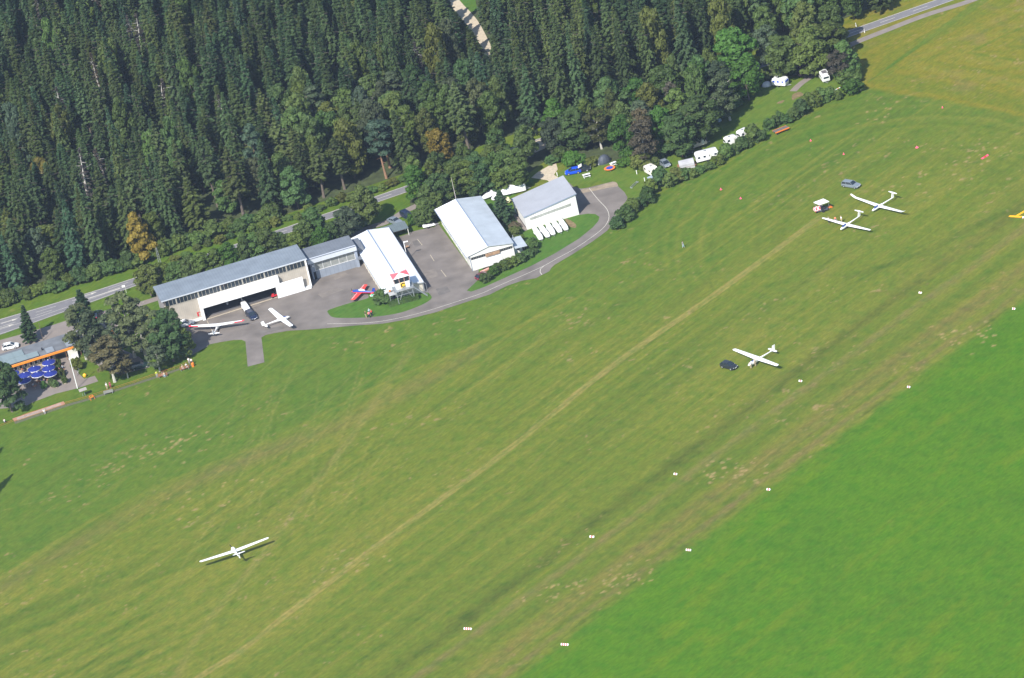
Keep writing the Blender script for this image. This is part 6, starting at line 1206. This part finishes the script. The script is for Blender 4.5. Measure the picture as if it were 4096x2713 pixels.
def bicycle(px,h_,label):
    g=G(*px); r=empty('bicycle',(g[0],g[1],0),h_,label,'bicycle')
    for x in (-.5,.5): MB().tube([(x+.33*math.cos(k*math.pi/8),0,.34+.33*math.sin(k*math.pi/8)) for k in range(17)],.02,4,cap=False).build('wheel',black,r)
    MB().tube([(-.5,0,.34),(-.1,0,.34),(-.2,0,.8),(.35,0,.8),(-.1,0,.34)],.02,4).build('frame',carwhite,r); MB().tube([(.5,0,.34),(.35,0,1.0),(.35,.25,1.05)],.02,4).build('handlebar',steel,r); MB().box(-.32,-.12,-.06,.06,.88,.93).build('saddle',black,r)
bicycle(ZL(1420,640),1.2,'pale bicycle parked at the edge of the terrace path'); bicycle(ZL(1400,672),1.4,'dark bicycle leaning at the edge of the terrace path'); bicycle(Z1(1705,905),.2,'red bicycle at the open hangar door')
# trimmed hedge and things round the tower hall
g0=G(*Z2(1240,1350)); 
def hedge(a,b,w_,h_,label):
    A_=G(*a);B_=G(*b); L_=float(np.linalg.norm(B_-A_)); r=empty('hedge',tuple(A_),math.atan2(B_[1]-A_[1],B_[0]-A_[0]),label,'hedge')
    n=int(L_*w_*90); p=np.stack([RS.uniform(0,L_,n),RS.uniform(-w_/2,w_/2,n),np.zeros(n)],1); side=RS.rand(n); top=side<.55
    p[:,2]=np.where(top,h_+RS.normal(0,.05,n),RS.uniform(.05,h_,n)); p[:,1]=np.where(top,p[:,1],np.where(side<.8,-w_/2,w_/2)+RS.normal(0,.05,n)); nr=np.where(top[:,None],[[0,0,1]],np.stack([np.zeros(n),np.sign(p[:,1]),np.full(n,.2)],1))
    me=quads('foliage',p,nr,.13,LM('bush')); o=bpy.data.objects.new('foliage',me); COL.objects.link(o); o.parent=r
    MB().box(.05,L_-.05,-w_/2+.08,w_/2-.08,0,h_-.06).build('inner_foliage',LM('bush'),r)
hedge(Z2(1275,1335),Z2(1650,1235),1.5,1.1,'trimmed green hedge in front of the tower hall')
hedge(Z2(1240,1225),Z2(1300,1320),1.2,.9,'short trimmed hedge at the left corner of the tower hall')
g=G(*Z2(1072,1240)); r=empty('satellite_dish',(g[0],g[1],0),math.radians(-110),'white dish shaped light beacon on the lawn beside the bush','beacon'); MB().tube([(0,0,0),(0,0,.6)],.06,6).build('stand',white,r)
secs=[[(math.sin(t)*.6*math.cos(k*math.pi/6),math.sin(t)*.6*math.sin(k*math.pi/6),1.0-.35*math.cos(t)) for k in range(12)] for t in (.1,.5,.9,1.3)]; MB().loft(secs).build('bowl',white,r,True); MB().tube([(0,0,.95),(0,0,1.3)],[.4,.1],10).build('green_lamp',mat('green_lamp',(.1,.4,.25),.3),r)
g=G(*Z2(1490,610)); r=empty('cart',(g[0],g[1],0),.5,'dark metal cart on the apron beside the lamp post','cart'); 
MB().box(-.7,.7,-.4,.4,.4,.46).build('bed',tan,r)
for x in (-.5,.5):
    for s in (-1,1): MB().tube([(x,s*.42-.04,.2),(x,s*.42+.04,.2)],.2,10).build('wheel',black,r)
MB().tube([(.7,0,.45),(1.4,0,.9)],.03,5).build('handle',steel,r)
g=G(*Z1(1725,905)); r=empty('tow_cart',(g[0],g[1],0),.3,'small red tow cart beside the sliding hangar door','cart'); MB().box(-.8,.8,-.35,.35,.35,.5).build('bed',red,r); MB().box(-.6,-.1,-.3,.3,.5,.9).build('motor',red,r)
for x in (-.6,.6):
    for s in (-1,1): MB().tube([(x,s*.4-.05,.22),(x,s*.4+.05,.22)],.22,10).build('wheel',black,r)
# ================================================================= AIRFIELD MARKERS
def marker(px,L_,label,first=[None]):
    g=G(*px); h_=hd((px[0]-L_*8,px[1]-.6),(px[0]+L_*8,px[1]+.8)); r=empty('runway_marker',(g[0],g[1],0),h_,label,'marker','red and white markers along the runway'); n=7 if L_>1.5 else (5 if L_>1.1 else 3); w_=.26; h0=.36
    for i in range(n):
        x0=-L_/2+L_*i/n; x1=x0+L_/n-.004; MB().prism([(-w_,.02),(w_,.02),(0,h0)],x0,x1,'x').build('white_panel' if i%2==0 else 'red_panel',white if i%2==0 else red,r)
for (p,L_,lab) in [((1872,2517),2.0,'long marker at the bottom of the left row'),((2369,2149),1.2,'second marker from the bottom in the left row'),((2703,1898),.9,'third marker from the bottom in the left row'),((3203,1526),.9,'marker of the left row nearest the high winged glider'),((3682,1173),.8,'farthest marker of the left row'),
  ((2260,2580),1.9,'long marker at the bottom of the meadow edge row'),((2755,2202),1.3,'second marker from the bottom at the meadow edge'),((3075,1960),.95,'third marker from the bottom at the meadow edge'),((3636,1550),.8,'fourth marker from the bottom at the meadow edge'),((4056,1237),.8,'farthest marker at the meadow edge'),((4098,872),1.0,'white marker beside the yellow landing sign')]:
    marker(p,L_*.85,'red and white striped '+lab if 'white' not in lab else lab+' cut by the picture edge')
pinkm=mat('pink_paint',(.75,.10,.18),.5,var=.05)
for (x,y,L_,lab) in [(3770,432,.5,'pink marker cone below the hay field'),(3243,564,.6,'pink marker disc below the orange trailer'),(3375,618,.6,'pink marker disc above the silver estate car'),(3668,591,1.0,'pink marker lying halfway to the long red one'),(2884,759,.7,'left pink marker disc of the pair below the hedge'),(2963,795,.7,'right pink marker disc of the pair below the hedge')]:
    g=G(x,y); r=empty('pink_marker',(g[0],g[1],0),.6,lab,'marker'); MB().tube([(0,0,0),(0,0,.06)],[.42*L_,.4*L_],14).build('base',pinkm,r); MB().tube([(0,0,.06),(0,0,.45)],[.30*L_,.06],12).build('cone',pinkm,r)
g=G(3939,629); r=empty('ground_marker',(g[0],g[1],0),hd((3930,634),(3949,622)),'long red and pink ground marker at the right side','marker')
for i in range(3): MB().prism([(-.3,0.02),(.3,0.02),(0,.3)],-1.1+.74*i,-.37+.74*i,'x').build('panel',pinkm if i!=1 else red,r)
# landing T
yT=mat('signal_yellow',(.85,.40,.0),.6,var=.04); a,b=np.array(G(4035,865.3)),np.array(G(4089.5,868.7)); r=empty('landing_sign',tuple((a+b)/2),math.atan2(b[1]-a[1],b[0]-a[0]),'yellow landing T laid out on the grass','landing sign')
MB().box(-1.55,1.55,-.35,.35,.02,.08).build('cross_bar',yT,r)
c0_,c1_=np.array(G(4066,864.5)),np.array(G(4128,828)); L_=np.linalg.norm(c1_-c0_); hs=math.atan2(c1_[1]-c0_[1],c1_[0]-c0_[0])-r.rotation_euler[2]; m=MB(); ca_,sa_=math.cos(hs),math.sin(hs)
o_=(.15,.36); T_=lambda u,v,z:(o_[0]+u*ca_-v*sa_,o_[1]+u*sa_+v*ca_,z); vs_=[T_(u,v,z) for z in (.02,.08) for u,v in ((0,-.3),(L_,-.3),(L_,.3),(0,.3))]; m.add(vs_,[(3,2,1,0),(4,5,6,7),(0,1,5,4),(1,2,6,5),(2,3,7,6),(3,0,4,7)]); m.build('stem',yT,r)
# launch point: canopy and chequered cart
corners=[np.array(G(*ZM(*p),2.3)) for p in [(420,470),(610,552),(918,442),(728,352)]]; cc_=sum(corners)/4; hL=math.atan2(*(corners[2]-corners[1])[1::-1])
r=empty('launch_canopy',(cc_[0],cc_[1],0),0,'flat white canopy on a trailer at the launch point','canopy'); loc=[(c-cc_)[:2] for c in corners]
m=MB(); vs_=[(q[0],q[1],2.22) for q in loc]+[(q[0],q[1],2.32) for q in loc]; m.add(vs_,[(3,2,1,0),(4,5,6,7),(0,1,5,4),(1,2,6,5),(2,3,7,6),(3,0,4,7)]); m.build('roof',white,r); MB().box(-.25,.25,-.2,.2,2.32,2.42).build('roof_hatch',offwhite,r)
for q in loc: MB().tube([(q[0]*.85,q[1]*.85,.4),(q[0]*.85,q[1]*.85,2.22)],.04,5).build('post',steel,r)
MB().box(-1.2,1.2,-.8,.8,.4,.5).build('platform',mat('dark_platform',(.06,.07,.08),.7),r)
for s in (-1,1): MB().tube([(0,s*.9-.08,.3),(0,s*.9+.08,.3)],.3,12).build('wheel',black,r)
MB().box(-.5,.6,-.5,.3,.5,1.1).build('desk',darkin,r)
cm=bpy.data.materials.new('red_white_chequer'); cm.use_nodes=True; nn_=cm.node_tree.nodes; tc=nn_.new('ShaderNodeTexCoord'); ck=nn_.new('ShaderNodeTexChecker'); ck.inputs[1].default_value=(.8,.8,.8,1); ck.inputs[2].default_value=(.65,.04,.05,1); ck.inputs['Scale'].default_value=2.6; mp_=nn_.new('ShaderNodeMapping'); mp_.inputs['Location'].default_value=(.13,.17,.11); cm.node_tree.links.new(tc.outputs['Object'],mp_.inputs[0]); cm.node_tree.links.new(mp_.outputs[0],ck.inputs[0]); cm.node_tree.links.new(ck.outputs[0],nn_['Principled BSDF'].inputs['Base Color'])
g=G(*ZM(600,740)); r=empty('start_cart',(g[0],g[1],0),hd(ZM(500,760),ZM(680,700)),'low start cart with red and white chequered cover beside the canopy','cart')
MB().loft([[(x,-.75,.35),(x,-.8,.6),(x,-.55,1.05*s_),(x,.55,1.05*s_),(x,.8,.6),(x,.75,.35)] for x,s_ in ((-1.15,.8),(-1.0,1),(1.0,1),(1.15,.8))]).build('cover',cm,r)
for x in (-.8,.8):
    for s in (-1,1): MB().tube([(x,s*.78-.07,.26),(x,s*.78+.07,.26)],.26,12).build('wheel',black,r)
for (x,y,s_,lab) in [(860,662,.28,'small orange winch parachute bag beside the canopy'),(945,635,.33,'large orange winch parachute bag beside the canopy'),(992,640,.22,'small red bag at the end of the bag row')]:
    g=G(*ZM(x,y)); r=empty('bag',(g[0],g[1],0),0,lab,'bag'); MB().tube([(0,0,0),(0,0,s_*.5),(0,0,s_*1.3),(0,0,s_*1.7)],[s_*.8,s_*1.25,s_*1.1,s_*.5],12).build('body',orange,r,True); MB().tube([(0,0,s_*1.7),(0,0,s_*2)],[.07,.05],6).build('handle',red,r)
# ================================================================= AIR
mb=MB(); mb.box(-2500,2500,-1800,3200,-2.2,CAM[2]+60); hz=mb.build('haze',[],None); hm_=bpy.data.materials.new('thin_haze'); hm_.use_nodes=True; hn=hm_.node_tree.nodes; hn.clear()
pv=hn.new('ShaderNodeVolumePrincipled'); pv.inputs['Color'].default_value=(.58,.72,1,1); pv.inputs['Density'].default_value=.000042; pv.inputs['Anisotropy'].default_value=0.
ho=hn.new('ShaderNodeOutputMaterial'); hm_.node_tree.links.new(pv.outputs[0],ho.inputs['Volume']); hz.data.materials.append(hm_); tag(hz,'thin bluish summer haze',kind='stuff')
